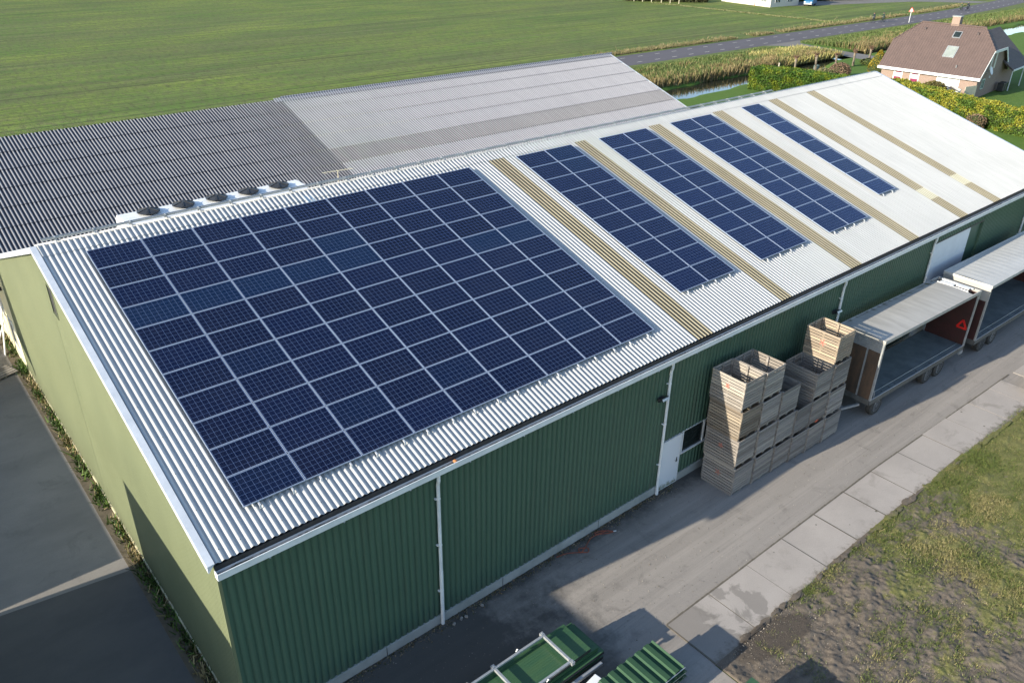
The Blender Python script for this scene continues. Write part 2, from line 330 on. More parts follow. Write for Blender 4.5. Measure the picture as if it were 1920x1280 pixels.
def groundmat():
    m, n, b = newmat('field_and_lawn')
    g = n.nodes.new('ShaderNodeNewGeometry'); sp = n.nodes.new('ShaderNodeSeparateXYZ'); L(n, g.outputs['Position'], sp.inputs[0])
    v = coords(n, (0.03, 0.45, 1), rot=(0, 0, RAD(1.0)), world=True); st = noi(n, v, 1.0, 8, 0.7)
    v2 = coords(n, (0.06, 0.10, 1), world=True); bl = noi(n, v2, 1.0, 5, 0.6)
    vf = coords(n, (1, 1, 1), world=True); fine = noi(n, vf, 1.6, 8, 0.8); fine2 = noi(n, vf, 7.0, 4, 0.8)
    c = mixc(n, ramp(n, st, [(.40, 0.0), (.58, 1.0)]), (0.160, 0.205, 0.060), (0.100, 0.180, 0.034))
    c = mixc(n, math_(n, 'MULTIPLY', ramp(n, bl, [(.42, 0.0), (.60, 1.0)]), 0.7), c, (0.205, 0.258, 0.052))
    bl2 = noi(n, coords(n, (0.010, 0.07, 1), rot=(0, 0, RAD(1.0)), world=True), 1.0, 4, 0.6); c = mixc(n, math_(n, 'MULTIPLY', ramp(n, bl2, [(.48, 0.0), (.60, 1.0)]), 0.35), c, (0.115, 0.110, 0.070))
    fs = noi(n, coords(n, (1.5, .55, 1), world=True), 1.0, 5, 0.85); soil = ramp(n, fs, [(.49, 0.0), (.55, 1.0)]); c = mixc(n, math_(n, 'MULTIPLY', soil, 0.60), c, (0.125, 0.108, 0.068))
    fs2 = noi(n, coords(n, (2.0, .7, 1), world=True), 1.0, 5, 0.85); c = mixc(n, math_(n, 'MULTIPLY', ramp(n, fs2, [(.53, 0.0), (.60, 1.0)]), 0.6), c, (0.035, 0.055, 0.014))
    v3 = coords(n, (0.02, 2.0, 1), rot=(0, 0, RAD(1.0)), world=True); row = ramp(n, noi(n, v3, 1.0, 3, 0.5), [(.42, 0.0), (.58, 1.0)])
    c = mixc(n, math_(n, 'MULTIPLY', row, .48), c, (0.055, 0.080, 0.022))
    v4 = coords(n, (0.004, 0.45, 1), rot=(0, 0, RAD(1.0)), world=True); rut = ramp(n, noi(n, v4, 1.0, 2, 0.5), [(.60, 0.0), (.625, 1.0), (.65, 0.0)])
    c = mixc(n, math_(n, 'MULTIPLY', rut, .65), c, (0.045, 0.052, 0.026))
    # lawn on the near side of the road
    lawn = mixc(n, ramp(n, fine, [(.4, 0.0), (.65, 1.0)]), (0.070, 0.140, 0.024), (0.105, 0.165, 0.036))
    isl = math_(n, 'LESS_THAN', sp.outputs[1], 62.0)
    c = mixc(n, isl, c, lawn)
    c = mixc(n, math_(n, 'MULTIPLY', ramp(n, fine2, [(.4, 0.0), (.7, 1.0)]), .3), c, (0.05, 0.075, 0.018))
    # ditch bottom and bank are mud
    mud = math_(n, 'LESS_THAN', sp.outputs[2], -0.30); c = mixc(n, mud, c, (0.055, 0.042, 0.026))
    L(n, c, b.inputs['Base Color']); b.inputs['Roughness'].default_value = .95; b.inputs['Specular IOR Level'].default_value = .15
    bump(n, b, fine2, 0.6, 0.08); return m
MT['ground'] = groundmat()
def asphaltmat(name, a, b_, stain, wx=0.35, amt=0.6, wear=0.0):
    m, n, b = newmat(name); v = coords(n, (wx, 1.0, 1), world=True)
    f = ramp(n, noi(n, v, 0.55, 7, 0.65), [(.35, 0.0), (.68, 1.0)]); c = mixc(n, f, a, b_)
    f2 = ramp(n, noi(n, coords(n, (1, 1, 1), world=True), 0.9, 6, 0.7, 0.6), [(.56, 0.0), (.70, 1.0)]); c = mixc(n, math_(n, 'MULTIPLY', f2, amt), c, stain)
    f3 = noi(n, coords(n, (1, 1, 1), world=True), 28, 4, 0.9); c = mixc(n, math_(n, 'MULTIPLY', ramp(n, f3, [(.35, 0.0), (.7, 1.0)]), .35), c, stain)
    L(n, c, b.inputs['Base Color']); b.inputs['Roughness'].default_value = .9; b.inputs['Specular IOR Level'].default_value = .2
    bump(n, b, f3, 0.5, 0.01); return m, n, b
MT['asphalt'], _n, _b = asphaltmat('old_grey_asphalt', (0.300, 0.276, 0.256), (0.238, 0.220, 0.204), (0.150, 0.138, 0.128), 0.18, 0.7)
_old = _b.inputs['Base Color'].links[0].from_socket; _v = coords(_n, world=True); _sp = _n.nodes.new('ShaderNodeSeparateXYZ'); L(_n, _v, _sp.inputs[0])
_nz = math_(_n, 'SUBTRACT', noi(_n, _v, .6, 6, .7), .5); _nz2 = math_(_n, 'SUBTRACT', noi(_n, _v, 2.5, 5, .7), .5)
# wheel tracks: pale polished bands along the lane
_t = noi(_n, coords(_n, (.05, 2.2, 1), world=True), 1.0, 5, .7); _c = mixc(_n, math_(_n, 'MULTIPLY', ramp(_n, _t, [(.48, 0.0), (.62, 1.0)]), .32), _old, (0.36, 0.33, 0.305))
_t2 = noi(_n, coords(_n, (.09, 3.5, 1), world=True), 1.0, 5, .7); _c = mixc(_n, math_(_n, 'MULTIPLY', ramp(_n, _t2, [(.54, 0.0), (.66, 1.0)]), .28), _c, (0.12, 0.112, 0.105))
# extra shade painted into the lane: near yard corner and foot of the wall
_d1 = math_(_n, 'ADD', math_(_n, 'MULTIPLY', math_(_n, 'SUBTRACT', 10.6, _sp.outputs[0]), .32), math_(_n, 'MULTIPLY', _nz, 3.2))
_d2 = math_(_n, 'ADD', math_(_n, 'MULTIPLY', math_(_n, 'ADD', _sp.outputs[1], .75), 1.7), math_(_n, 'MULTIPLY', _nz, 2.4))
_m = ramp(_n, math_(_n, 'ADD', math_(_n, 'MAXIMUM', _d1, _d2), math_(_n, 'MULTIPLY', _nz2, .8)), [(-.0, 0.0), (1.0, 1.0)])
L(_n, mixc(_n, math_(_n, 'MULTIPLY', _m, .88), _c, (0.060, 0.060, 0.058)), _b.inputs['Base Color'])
MT['asphaltshade'] = asphaltmat('shade_toned_yard_asphalt', (0.110, 0.106, 0.104), (0.080, 0.079, 0.080), (0.115, 0.112, 0.110), 0.5, 0.5)[0]  # yard asphalt darkened to carry the shed's shadow in its colour
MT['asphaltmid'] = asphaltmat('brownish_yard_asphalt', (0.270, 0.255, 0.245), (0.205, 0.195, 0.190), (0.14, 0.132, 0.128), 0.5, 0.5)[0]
MT['asphaltlaneshade'] = asphaltmat('shade_toned_lane_asphalt', (0.095, 0.092, 0.090), (0.065, 0.063, 0.062), (0.045, 0.044, 0.042), 0.4, 0.6)[0]  # unused lane copy with shade put into its colour
MT['slab'], _n, _b = asphaltmat('concrete_slabs', (0.385, 0.352, 0.328), (0.325, 0.298, 0.278), (0.19, 0.172, 0.152), 0.8, 0.55)
_old = _b.inputs['Base Color'].links[0].from_socket
_vo = _n.nodes.new('ShaderNodeTexVoronoi'); _vo.inputs['Scale'].default_value = 1.5; L(_n, coords(_n, world=True), _vo.inputs['Vector'])
_sp = _n.nodes.new('ShaderNodeSeparateXYZ'); L(_n, coords(_n, world=True), _sp.inputs[0])
_w = math_(_n, 'ADD', math_(_n, 'MULTIPLY', math_(_n, 'SUBTRACT', 15.2, _sp.outputs[0]), .35), math_(_n, 'MULTIPLY', math_(_n, 'SUBTRACT', noi(_n, coords(_n, world=True), .8, 5, .6, .4), .5), 4.2))
_old = mixc(_n, math_(_n, 'MULTIPLY', ramp(_n, _w, [(.45, 0.0), (.62, 1.0)]), .5), _old, (.125, .115, .105))
_e = math_(_n, 'ADD', math_(_n, 'MULTIPLY', math_(_n, 'SUBTRACT', -5.95, _sp.outputs[1]), 2.2), math_(_n, 'MULTIPLY', math_(_n, 'SUBTRACT', noi(_n, coords(_n, world=True), 3.0, 6, .75), .5), 3.4))
_old = mixc(_n, math_(_n, 'MULTIPLY', ramp(_n, _e, [(.3, 0.0), (1.1, 1.0)]), .75), _old, (.13, .115, .095))
_s = math_(_n, 'ADD', _vo.outputs['Distance'], math_(_n, 'MULTIPLY', noi(_n, coords(_n, world=True), 9, 3, .6), .13)); L(_n, mixc(_n, ramp(_n, _s, [(.105, 1.0), (.15, 0.0)]), _old, (0.11, 0.10, 0.085)), _b.inputs['Base Color'])
MT['roadmat'] = asphaltmat('purple_grey_road', (0.105, 0.098, 0.112), (0.088, 0.083, 0.095), (0.130, 0.122, 0.130), 0.05, 0.4)[0]
MT['drive'] = asphaltmat('pale_drive', (0.19, 0.18, 0.17), (0.15, 0.145, 0.14), (0.11, 0.10, 0.09), 0.3, 0.4)[0]
def soilmat():
    m, n, b = newmat('trodden_soil'); v = coords(n, (1, 1, 1), world=True)
    g = n.nodes.new('ShaderNodeNewGeometry'); sp = n.nodes.new('ShaderNodeSeparateXYZ'); L(n, g.outputs['Position'], sp.inputs[0])
    big = noi(n, v, 0.45, 6, 0.7); mid = noi(n, v, 2.2, 6, 0.75, .5); fine = noi(n, v, 18, 4, 0.8)
    c = mixc(n, ramp(n, mid, [(.35, 0.0), (.65, 1.0)]), (0.155, 0.130, 0.106), (0.105, 0.089, 0.075))
    c = mixc(n, math_(n, 'MULTIPLY', ramp(n, fine, [(.55, 0.0), (.72, 1.0)]), .6), c, (0.21, 0.18, 0.145))
    vv = noi(n, v, 60, 2, .5); c = mixc(n, ramp(n, vv, [(.70, 0.0), (.74, 1.0)]), c, (.45, .42, .37))
    # greener to the right (along the yard) and away from the slabs
    gr = math_(n, 'ADD', math_(n, 'MULTIPLY', math_(n, 'SUBTRACT', sp.outputs[0], 17.0), 0.05), math_(n, 'MULTIPLY', math_(n, 'SUBTRACT', -8.0, sp.outputs[1]), 0.035))
    gr = math_(n, 'ADD', gr, math_(n, 'MULTIPLY', math_(n, 'SUBTRACT', big, 0.5), 2.4)); gr = math_(n, 'ADD', gr, math_(n, 'MULTIPLY', math_(n, 'SUBTRACT', mid, 0.5), 1.2))
    gm = ramp(n, gr, [(.12, 0.0), (.38, 1.0)])
    gc = mixc(n, ramp(n, fine, [(.35, 0.0), (.65, 1.0)]), (0.100, 0.118, 0.030), (0.205, 0.190, 0.075))
    gm = math_(n, 'MULTIPLY', gm, .85)
    c = mixc(n, gm, c, gc)
    ex = math_(n, 'MULTIPLY', math_(n, 'SUBTRACT', sp.outputs[0], 13.7), .60); ey = math_(n, 'MULTIPLY', math_(n, 'ADD', math_(n, 'ADD', sp.outputs[1], 6.85), math_(n, 'MULTIPLY', math_(n, 'SUBTRACT', sp.outputs[0], 13.7), .10)), 1.7)
    dd = math_(n, 'ADD', math_(n, 'ADD', math_(n, 'MULTIPLY', ex, ex), math_(n, 'MULTIPLY', ey, ey)), math_(n, 'MULTIPLY', math_(n, 'SUBTRACT', mid, .5), 1.2)); wet = ramp(n, dd, [(.75, 1.0), (1.0, 0.0)])
    c = mixc(n, math_(n, 'MULTIPLY', wet, .85), c, (0.075, 0.063, 0.053))
    L(n, c, b.inputs['Base Color']); b.inputs['Roughness'].default_value = 1.0; b.inputs['Specular IOR Level'].default_value = .1
    bump(n, b, fine, 0.8, 0.03); return m
MT['soil'] = soilmat()
mw, nw, bw = newmat('ditch_water'); bw.inputs['Base Color'].default_value = (0.02, 0.022, 0.014, 1); bw.inputs['Roughness'].default_value = 0.03
bw.inputs['Specular IOR Level'].default_value = 0.9; bump(nw, bw, noi(nw, coords(nw, world=True), 3.0, 3, .5), 0.05, .02); MT['water'] = mw

# ================================================================== the setting: ground, yard, road, ditch
TA = math.tan(0.30014); CA = math.cos(0.30014); SA = math.sin(0.30014)
def zr(y): return 6.112+TA*y                  # mid-plane of the front roof sheets
RY, RZ = 12.52, 6.112+TA*12.52                # ridge
def smooth(t): t = max(0.0, min(1.0, t)); return t*t*(3-2*t)
def ditch(x, y):
    if x < 50: return 0.0
    if x < 104: c, h = 48.5, 2.1
    elif x < 112: t = (x-104)/8; c, h = 48.5+2.6*t, 2.1-1.0*t
    elif x < 150: c, h = 51.1, 1.1
    elif x < 160: t = (x-150)/10; c, h = 51.1-2.6*t, 1.1+1.2*t
    else: c, h = 48.5, 2.3
    c += 0.35*math.sin(x*.31)+.2*math.sin(x*.83)
    d = abs(y-c)
    return -0.9*smooth((h+0.55-d)/0.8)
xs = [-1600, -900, -500, -250, -120, -60, -20, 0, 25, 45]+[50+i for i in range(0, 160)]+[212, 220, 240, 300, 450, 700, 1100, 1900]
ys = [-1600, -800, -400, -150, -60, -20, 0, 20, 35, 42]+[44+.4*i for i in range(0, 27)]+[56, 60, 66, 72, 80, 100, 140, 220, 380, 700, 1200, 2200]
V = [(x, y, ditch(x, y)) for y in ys for x in xs]
nx = len(xs); F = [(j*nx+i, j*nx+i+1, (j+1)*nx+i+1, (j+1)*nx+i) for j in range(len(ys)-1) for i in range(nx-1)]
tag(npmesh('ground', V, F, MT['ground'], smooth=True), kind='structure')
tag(MB().add([(52, 43, -.27), (205, 43, -.27), (205, 55, -.27), (52, 55, -.27)], [(0, 1, 2, 3)]).build('water', MT['water']), kind='structure')
def sheet(name, poly, z, mat): return tag(MB().add([(x, y, z) for x, y in poly], [tuple(range(len(poly)))]).build(name, mat), kind='structure')
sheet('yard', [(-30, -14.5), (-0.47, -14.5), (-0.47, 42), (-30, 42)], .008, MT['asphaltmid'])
sheet('yard', [(-30, -14.4), (-0.49, -14.4), (-0.49, 8.35), (-1.7, 8.52), (-30, 12.2)], .012, MT['asphaltshade'])  # shed shadow painted on: darker copy cut along the shadow edge
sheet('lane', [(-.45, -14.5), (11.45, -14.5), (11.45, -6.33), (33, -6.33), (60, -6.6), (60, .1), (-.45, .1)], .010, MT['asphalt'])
# the road, its white dashes and the drive that branches off
def roadedge(x, off):
    c = 66.95 if x < 165 else 66.95+((x-165)/65)**2*4.2
    return c+off
rx = [-300, 0, 60, 100, 140, 165]+[165+8*i for i in range(1, 14)]+[400]
def band(name, a, b, z, mat, rxs=rx):
    V = [(x, roadedge(min(x, 300), o), z) for o in (a, b) for x in rxs]; n = len(rxs)
    return tag(MB().add(V, [(i, i+1, n+i+1, n+i) for i in range(n-1)]).build(name, mat), kind='structure')
band('road', -3.15, 3.15, .012, MT['roadmat'])
mk = MB()
for i in range(46):
    x = 60+3.8*i
    for o in (-1.72, 1.62): 
        y = roadedge(x, o); y2 = roadedge(x+1.1, o)
        mk.add([(x, y-.06, .017), (x+1.1, y2-.06, .017), (x+1.1, y2+.06, .017), (x, y+.06, .017)], [(0, 1, 2, 3)])
tag(mk.build('road_marking', simple('worn_road_paint', (.62, .60, .54), (.45, .43, .40), 3, .7)), kind='structure')
sheet('drive', [(115.0, 63.9), (117.2, 62.0), (118.2, 58), (117.2, 53), (116.2, 49), (115.5, 44), (119.8, 44), (120.6, 49), (120.8, 53), (121.4, 58), (122.5, 62), (125.5, 63.9)], .011, MT['drive'])
sheet('far_track', [(171, 95), (176, 92.5), (186, 90), (206, 84), (212, 78), (216, 73.5), (222, 73.5), (217, 84), (206, 92), (190, 97), (178, 100), (172, 101)], .012, MT['drive'])
# concrete slabs along the lane
sl_ = MB()
def slab_y(x): return -4.45-(.30*max(0, (x-24))/12)
for i in range(13):
    x0 = 11.5+2.045*i+(0.45 if i == 12 else 0); x1 = x0+2.025
    if i == 11: x0, x1 = x0+.0, x1-.75
    dz = rnd.uniform(-.006, .008); j = rnd.uniform(-.03, .03)
    ya, yb = slab_y(x0)+j, slab_y(x1)+j
    w = 1.86
    top = [(x0, ya-w, .034+dz), (x1, yb-w, .034+dz), (x1, yb, .034+dz), (x0, ya, .034+dz)]
    bot = [(a, b, -.05) for a, b, c in top]
    sl_.add(top+bot, [(0, 1, 2, 3), (0, 4, 5, 1), (1, 5, 6, 2), (2, 6, 7, 3), (3, 7, 4, 0)])
tag(sl_.build('slab_path', MT['slab']), kind='structure')
jt = MB()
for i in range(12): x = 11.5+2.045*i-.03; jt.box(x, x+.05, slab_y(x)-1.86, slab_y(x)-.0, -.04, .0335)
for i in range(60): x = 11.5+.41*i; jt.add([(x, slab_y(x)-.02, .036), (x+.41, slab_y(x+.41)-.02, .036), (x+.41, slab_y(x+.41)+.035+.02*rnd.random(), .036), (x, slab_y(x)+.035, .036)], [(0, 1, 2, 3)])
tag(jt.build('slab_joint', bpy.data.materials['dark_border_soil_and_kerb_shade'] if 'dark_border_soil_and_kerb_shade' in bpy.data.materials else simple('joint_dirt', (.085, .075, .06), (.13, .115, .095), 6, 1, world=True)), kind='structure')
def blob0(cx, cy, a, b_, n, r): return [(cx+a*math.cos(2*math.pi*k/n)*(1+r.uniform(-.3, .3)), cy+b_*math.sin(2*math.pi*k/n)*(1+r.uniform(-.3, .3))) for k in range(n)]
ed = MB(); _r = random.Random(21)
for i in range(90):
    x = _r.uniform(12.0, 35); p_ = blob0(x, slab_y(x)-1.88+_r.uniform(-.02, .05), _r.uniform(.08, .40), _r.uniform(.03, .13), 14, _r); zz = .048+.0006*i
    ed.add([(x, slab_y(x)-1.86, zz+.01)]+[(a, b_, zz-.004) for a, b_ in p_], [(0, k+1, (k+1) % 14+1) for k in range(14)])
tag(ed.build('soil_edge', MT['soil']), kind='structure')
# trodden soil: real relief
def soilz(x, y):
    e = smooth((-6.35+(-.3*max(0, x-24)/12)-y)/.5) if x > 11.5 else smooth((x-11.4)/.3)*smooth((-6.35-y)/.4)
    n = noise.fractal(Vector((x*1.6, y*3.4, 0)), .8, 2.2, 5)*.055+noise.fractal(Vector((x*.3+7, y*.3, 3)), .8, 2, 3)*.07
    r = max(0, noise.noise(Vector((x*1.5, y*4.5, 9))))*.07
    dry = 1-smooth((x-22)/10)*.5
    f = noise.fractal(Vector((x*6.5, y*12.0, 4)), .75, 2.3, 5)*.034-.25*abs(noise.noise(Vector((x*4, y*10, 8))))*.10
    wq = smooth(1.3-(((x-13.7)*.6)**2+((y+6.85+(x-13.7)*.1)*1.7)**2)); dry *= 1-.85*wq
    return max(.008, .03+e*(n*dry+r*dry+f*dry+.02))
gx = np.arange(11.46, 62, .11); gy = np.arange(-6.25, -30, -.11)
gx = np.concatenate([np.arange(11.46, 24, .045), np.arange(24, 36, .09), np.arange(36, 75, .3)]); gy = np.concatenate([np.arange(-6.2, -12, -.05), np.arange(-12, -45, -.4)])
V = [(x, y-(.3*max(0, x-24)/12 if y > -7 else 0)*0, soilz(x, y)) for y in gy for x in gx]
nx = len(gx); I = np.arange(len(gy)*nx).reshape(len(gy), nx)
F = np.stack([I[:-1, :-1], I[1:, :-1], I[1:, 1:], I[:-1, 1:]], -1).reshape(-1, 4)
tag(npmesh('soil', V, F, MT['soil'], smooth=True), kind='structure')
# weedy strip of earth at the foot of the gable
strip = MB().box(-.47, -.02, -.1, 41, -.1, .02)
tag(strip.build('border_strip', simple('dark_border_soil_and_kerb_shade', (.075, .062, .045), (.12, .10, .07), 3, 1, bmp=.6, world=True)), kind='structure')
kb = MB().box(-.52, -.47, -.1, 41, -.05, .022)  # kerb coloured dark to stand in for its shadow line
tag(kb.build('kerb', bpy.data.materials['dark_border_soil_and_kerb_shade']), kind='structure')
# wet mud hollow beside the slabs
def blob(cx, cy, rx_, ry_, n=26, seed=1, jag=.12):
    r = random.Random(seed); return [(cx+rx_*math.cos(2*math.pi*k/n)*(1+r.uniform(-jag, jag)), cy+ry_*math.sin(2*math.pi*k/n)*(1+r.uniform(-jag, jag))) for k in range(n)]

# ------------------------------------------------------------------ foliage helpers
rg = np.random.default_rng(5)
def leafcloud(P, size, cols, name, parent=None, mat=None, upright=0.0, aspect=1.0):
    """P (n,3) centres; one small randomly turned quad each"""
    n = len(P); size = np.broadcast_to(np.asarray(size, float).reshape(-1, 1) if np.ndim(size) else np.full((n, 1), size), (n, 1))
    a = rg.normal(size=(n, 3)); 
    if upright > 0: a[:, 2] = a[:, 2]*(1-upright)+upright*3*np.abs(a[:, 2]+.5)
    a /= np.linalg.norm(a, axis=1, keepdims=True)
    b = np.cross(a, rg.normal(size=(n, 3))); b /= np.linalg.norm(b, axis=1, keepdims=True)
    A = a*size*.5*aspect; B = b*size*.5
    V = np.stack([P-A-B, P+A-B*.55, P+A+B*.55, P-A+B], 1).reshape(-1, 3)
    F = np.arange(4*n).reshape(n, 4); C4 = np.repeat(np.concatenate([cols, np.ones((n, 1))], 1), 4, 0)
    return npmesh(name, V, F, mat or MT['leaf'], parent, cols=C4)
def pal(n, colors, w=None, jit=.15):
    c = np.asarray(colors)[rg.choice(len(colors), n, p=w)]
    return np.clip(c*(1+rg.normal(size=(n, 1))*jit), .003, 1)
def blades(x, y, z0, h, w, cols, name, lean=.25, kind='stuff'):
    n = len(x); az = rg.uniform(0, 2*np.pi, n); dx, dy = np.cos(az)*w/2, np.sin(az)*w/2
    lx = rg.normal(size=n)*lean*h; ly = rg.normal(size=n)*lean*h
    V = np.stack([np.stack([x-dx, y-dy, z0], 1), np.stack([x+dx, y+dy, z0], 1), np.stack([x+lx+dx*.3, y+ly+dy*.3, z0+h], 1), np.stack([x+lx-dx*.3, y+ly-dy*.3, z0+h], 1)], 1).reshape(-1, 3)
    C4 = np.repeat(np.concatenate([cols, np.ones((n, 1))], 1), 4, 0)
    return tag(npmesh(name, V, np.arange(4*n).reshape(n, 4), MT['leaf'], cols=C4), kind=kind)
# tufts of grass on the soil
n = 560000
x = np.concatenate([rg.uniform(13, 30, n//2), rg.uniform(13, 56, n-n//2)]); y = -6.3-rg.uniform(0, 1, n)**1.15*18
fb = np.array([noise.fractal(Vector((a*.45, b*.45, 0)), .8, 2.1, 4) for a, b in zip(x, y)])
fm = np.array([noise.noise(Vector((a*2.6, b*2.6, 5))) for a, b in zip(x, y)])
sc_ = .20+(x-17)*.060+(-8-y)*.045+fb*.85+fm*.60+np.where((y > -7.4) & (x > 15.5), .5, 0)
keep = sc_ > rg.uniform(-.25, .75, n); x, y, fb, fm = x[keep], y[keep], fb[keep], fm[keep]
dryf = np.array([noise.fractal(Vector((a*.55+31, b*.55, 2)), .8, 2.1, 3) for a, b in zip(x, y)])
dry = dryf+rg.normal(size=len(x))*.30+np.where(y > -7.4, -.15, 0)+np.clip((-9.5-y)*.06, -.1, .25) > .16
cols = np.where(dry[:, None], pal(len(x), [(.225, .20, .085), (.28, .245, .12), (.165, .16, .06)], jit=.2), pal(len(x), [(.080, .112, .026), (.105, .138, .032), (.060, .085, .020), (.135, .158, .045)], jit=.22))
blades(x, y, np.full(len(x), .025), rg.uniform(.018, .075, len(x))*np.clip(1+fb, .6, 1.5), rg.uniform(.008, .022, len(x)), cols, 'grass', .8)
n = 7000; x = 12+rg.gamma(1.6, 3.0, n); y = -6.4-rg.uniform(0, 1, n)**1.4*11; P = np.stack([x, y, np.full(n, .045)], 1)
tag(leafcloud(P, rg.uniform(.010, .034, n), pal(n, [(.30, .27, .23), (.23, .20, .17), (.17, .145, .12)]), 'gravel'), kind='stuff')
n = 5000; x = rg.uniform(1, 45, n); y = rg.uniform(-4.4, -.2, n); P = np.stack([x, y, np.full(n, .02)], 1)
tag(leafcloud(P, rg.uniform(.008, .03, n), pal(n, [(.35, .32, .28), (.16, .14, .11), (.10, .09, .05)]), 'grit'), kind='stuff')
n = 2600; x = rg.uniform(0, 17, n); y = .02-rg.beta(1, 4, n)*.5; P = np.stack([x, y, np.full(n, .025)], 1)
tag(leafcloud(P, rg.uniform(.015, .05, n), pal(n, [(.14, .11, .06), (.06, .07, .03), (.22, .18, .12)]), 'leaf_litter'), kind='stuff')
# grassy verge of the field along the road and dry stalks in it
n = 26000; x = rg.uniform(84, 215, n); y = 70.9+rg.gamma(2.0, .45, n); y = y+np.where(x > 165, ((x-165)/65)**2*4.2, 0)
keep = (np.array([noise.noise(Vector((a*.12, 3, 0))) for a in x]) > -.12) | (x < 110); x, y = x[keep], y[keep]
blades(x, y, np.zeros(len(x)), rg.uniform(.10, .35, len(x)), rg.uniform(.06, .14, len(x)), pal(len(x), [(.20, .16, .09), (.23, .19, .11), (.12, .12, .05), (.10, .12, .035)]), 'dry_grass', .5)
# reeds on the bank between the road and the ditch
def bank(n, x0, x1, y0, y1, hmin, hmax, name, tan):
    x = rg.uniform(x0, x1, n); y = rg.uniform(y0, y1, n)
    f = np.array([noise.fractal(Vector((a*.22, b*.35, 1)), .8, 2.1, 3) for a, b in zip(x, y)]); t = (y1-y)/(y1-y0)
    keep = ~((x > 114.5) & (x < 123.5)); x, y, f, t = x[keep], y[keep], f[keep], t[keep]
    dry = (t+f*.5+rg.normal(size=len(x))*.18) > tan
    cols = np.where(dry[:, None], pal(len(x), [(.20, .165, .075), (.25, .20, .10), (.15, .125, .055), (.19, .14, .075)]), pal(len(x), [(.075, .115, .03), (.095, .135, .038), (.05, .08, .022), (.12, .14, .055)]))
    h = (hmin+(hmax-hmin)*np.clip(t*1.3+f*.4, 0, 1))*rg.uniform(.6, 1.1, len(x))
    return blades(x, y, np.zeros(len(x))-.05-.2*(t > .97), h, rg.uniform(.06, .15, len(x)), cols, name, .22)
bank(52000, 66, 150, 51.0, 62.2, .25, 1.15, 'reeds', .80)
bank(26000, 123, 215, 53.0, 62.6, .25, 1.0, 'reeds', .90)
n = 9000; x = rg.uniform(90, 104, n); y = rg.uniform(50.6, 58, n); blades(x+12, y, np.zeros(n), rg.uniform(.3, 1.0, n), rg.uniform(.08, .16, n), pal(n, [(.30, .27, .10), (.35, .32, .13), (.24, .23, .07)]), 'dry_grass', .3)
# weeds at the gable foot
n = 5200; y = rg.uniform(0, 34, n); x = -.03-rg.beta(1.2, 2.2, n)*.42; f = np.array([noise.noise(Vector((0, b*.9, 2))) for b in y]); f2 = np.array([noise.noise(Vector((9, b*.5, 2))) for b in y])
keep = f > rg.uniform(-.55, .35, n); x, y, f2 = x[keep], y[keep], f2[keep]
cols = np.where((f2+rg.normal(size=len(x))*.2 > .12)[:, None], pal(len(x), [(.28, .23, .12), (.20, .16, .08)]), pal(len(x), [(.06, .11, .022), (.09, .15, .03), (.04, .075, .018)]))
blades(x, y, np.full(len(x), .02), rg.uniform(.05, .28, len(x)), rg.uniform(.03, .08, len(x)), cols, 'weeds', .6)

# ================================================================== corrugated sheet builder
def wave(x, pitch, amp, kind):
    if kind == 'sine': return amp*math.sin(2*math.pi*x/pitch)
    t = (x/pitch) % 1.0
    if t < .62: return amp
    if t < .70: return amp*(1-2*(t-.62)/.08)
    if t < .92: return -amp
    return amp*(-1+2*(t-.92)/.08)
def corr(name, x0, x1, rows, pitch, amp, mat, parent, kind='sine', seg=8, nrm=(0, -SA, CA), along='x', smooth_=True, paired=False):
    """rows: list of (y, z) down the sheet; a course break is given by two rows at nearly the same place"""
    if kind == 'sine': us = np.arange(0, int(round((x1-x0)/pitch*seg))+1)*pitch/seg+x0
    else:
        us = []; k = math.floor(x0/pitch)
        while k*pitch < x1:
            us += [(k+t)*pitch for t in (.0, .62, .70, .92)]; k += 1
        us = np.array([u for u in us if x0 <= u <= x1]); us = np.concatenate([[x0], us, [x1]]) if us[0] > x0+1e-4 else np.concatenate([us, [x1]])
    us = us[us <= x1+1e-6]
    w = np.array([wave(u+1e-6, pitch, amp, kind) for u in us]); nrm = np.array(nrm)
    V = []
    for (a, b) in rows:
        if along == 'x': P = np.stack([us, np.full(len(us), a), np.full(len(us), b)], 1)
        else: P = np.stack([np.full(len(us), a[0] if isinstance(a, tuple) else 0.), us, b(us) if callable(b) else np.full(len(us), b)], 1)
        V.append(P+w[:, None]*nrm)
    V = np.concatenate(V); k = len(us); F = []
    for r in range(len(rows)-1):
        if paired and r % 2: continue
        i = np.arange(k-1); F.append(np.stack([r*k+i, (r+1)*k+i, (r+1)*k+i+1, r*k+i+1], 1))
    return npmesh(name, V, np.concatenate(F), mat, parent, smooth=smooth_)

# ================================================================== the green barn
barn = thing('barn', 'long dark green corrugated barn with white ribbed roof carrying the solar panels', 'barn')
X0, X1 = -.03, 50.93
P0 = .177
def courses(ya, yb, brk, zf, lip=.0015):
    rows = []; pts = [yb]+[b for b in brk]+[ya]
    for i in range(len(pts)-1):
        a, b = pts[i], pts[i+1]
        rows += [(a, zf(a)+.0), (b-.06*(1 if b > ya+.01 else 0), zf(b)+lip)]
    return rows
def roofpiece(name, x0, x1, ya, yb, mat, par, brk=(), zf=zr, amp=.0255, pitch=P0, dz=0.0):
    # snap to the wave grid so pieces meet crest to crest
    x0 = round((x0-X0)/pitch)*pitch+X0; x1 = round((x1-X0)/pitch)*pitch+X0
    rows = courses(ya, yb, brk, lambda y: zf(y)+dz)
    return corr(name, x0, x1, rows, pitch, amp, mat, par, paired=True)
sky_x = [(17.53, 18.33), (22.62, 23.42), (27.72, 28.58), (32.95, 33.75), (37.95, 38.9), (41.85, 42.85)]
BR = ()
cur = X0
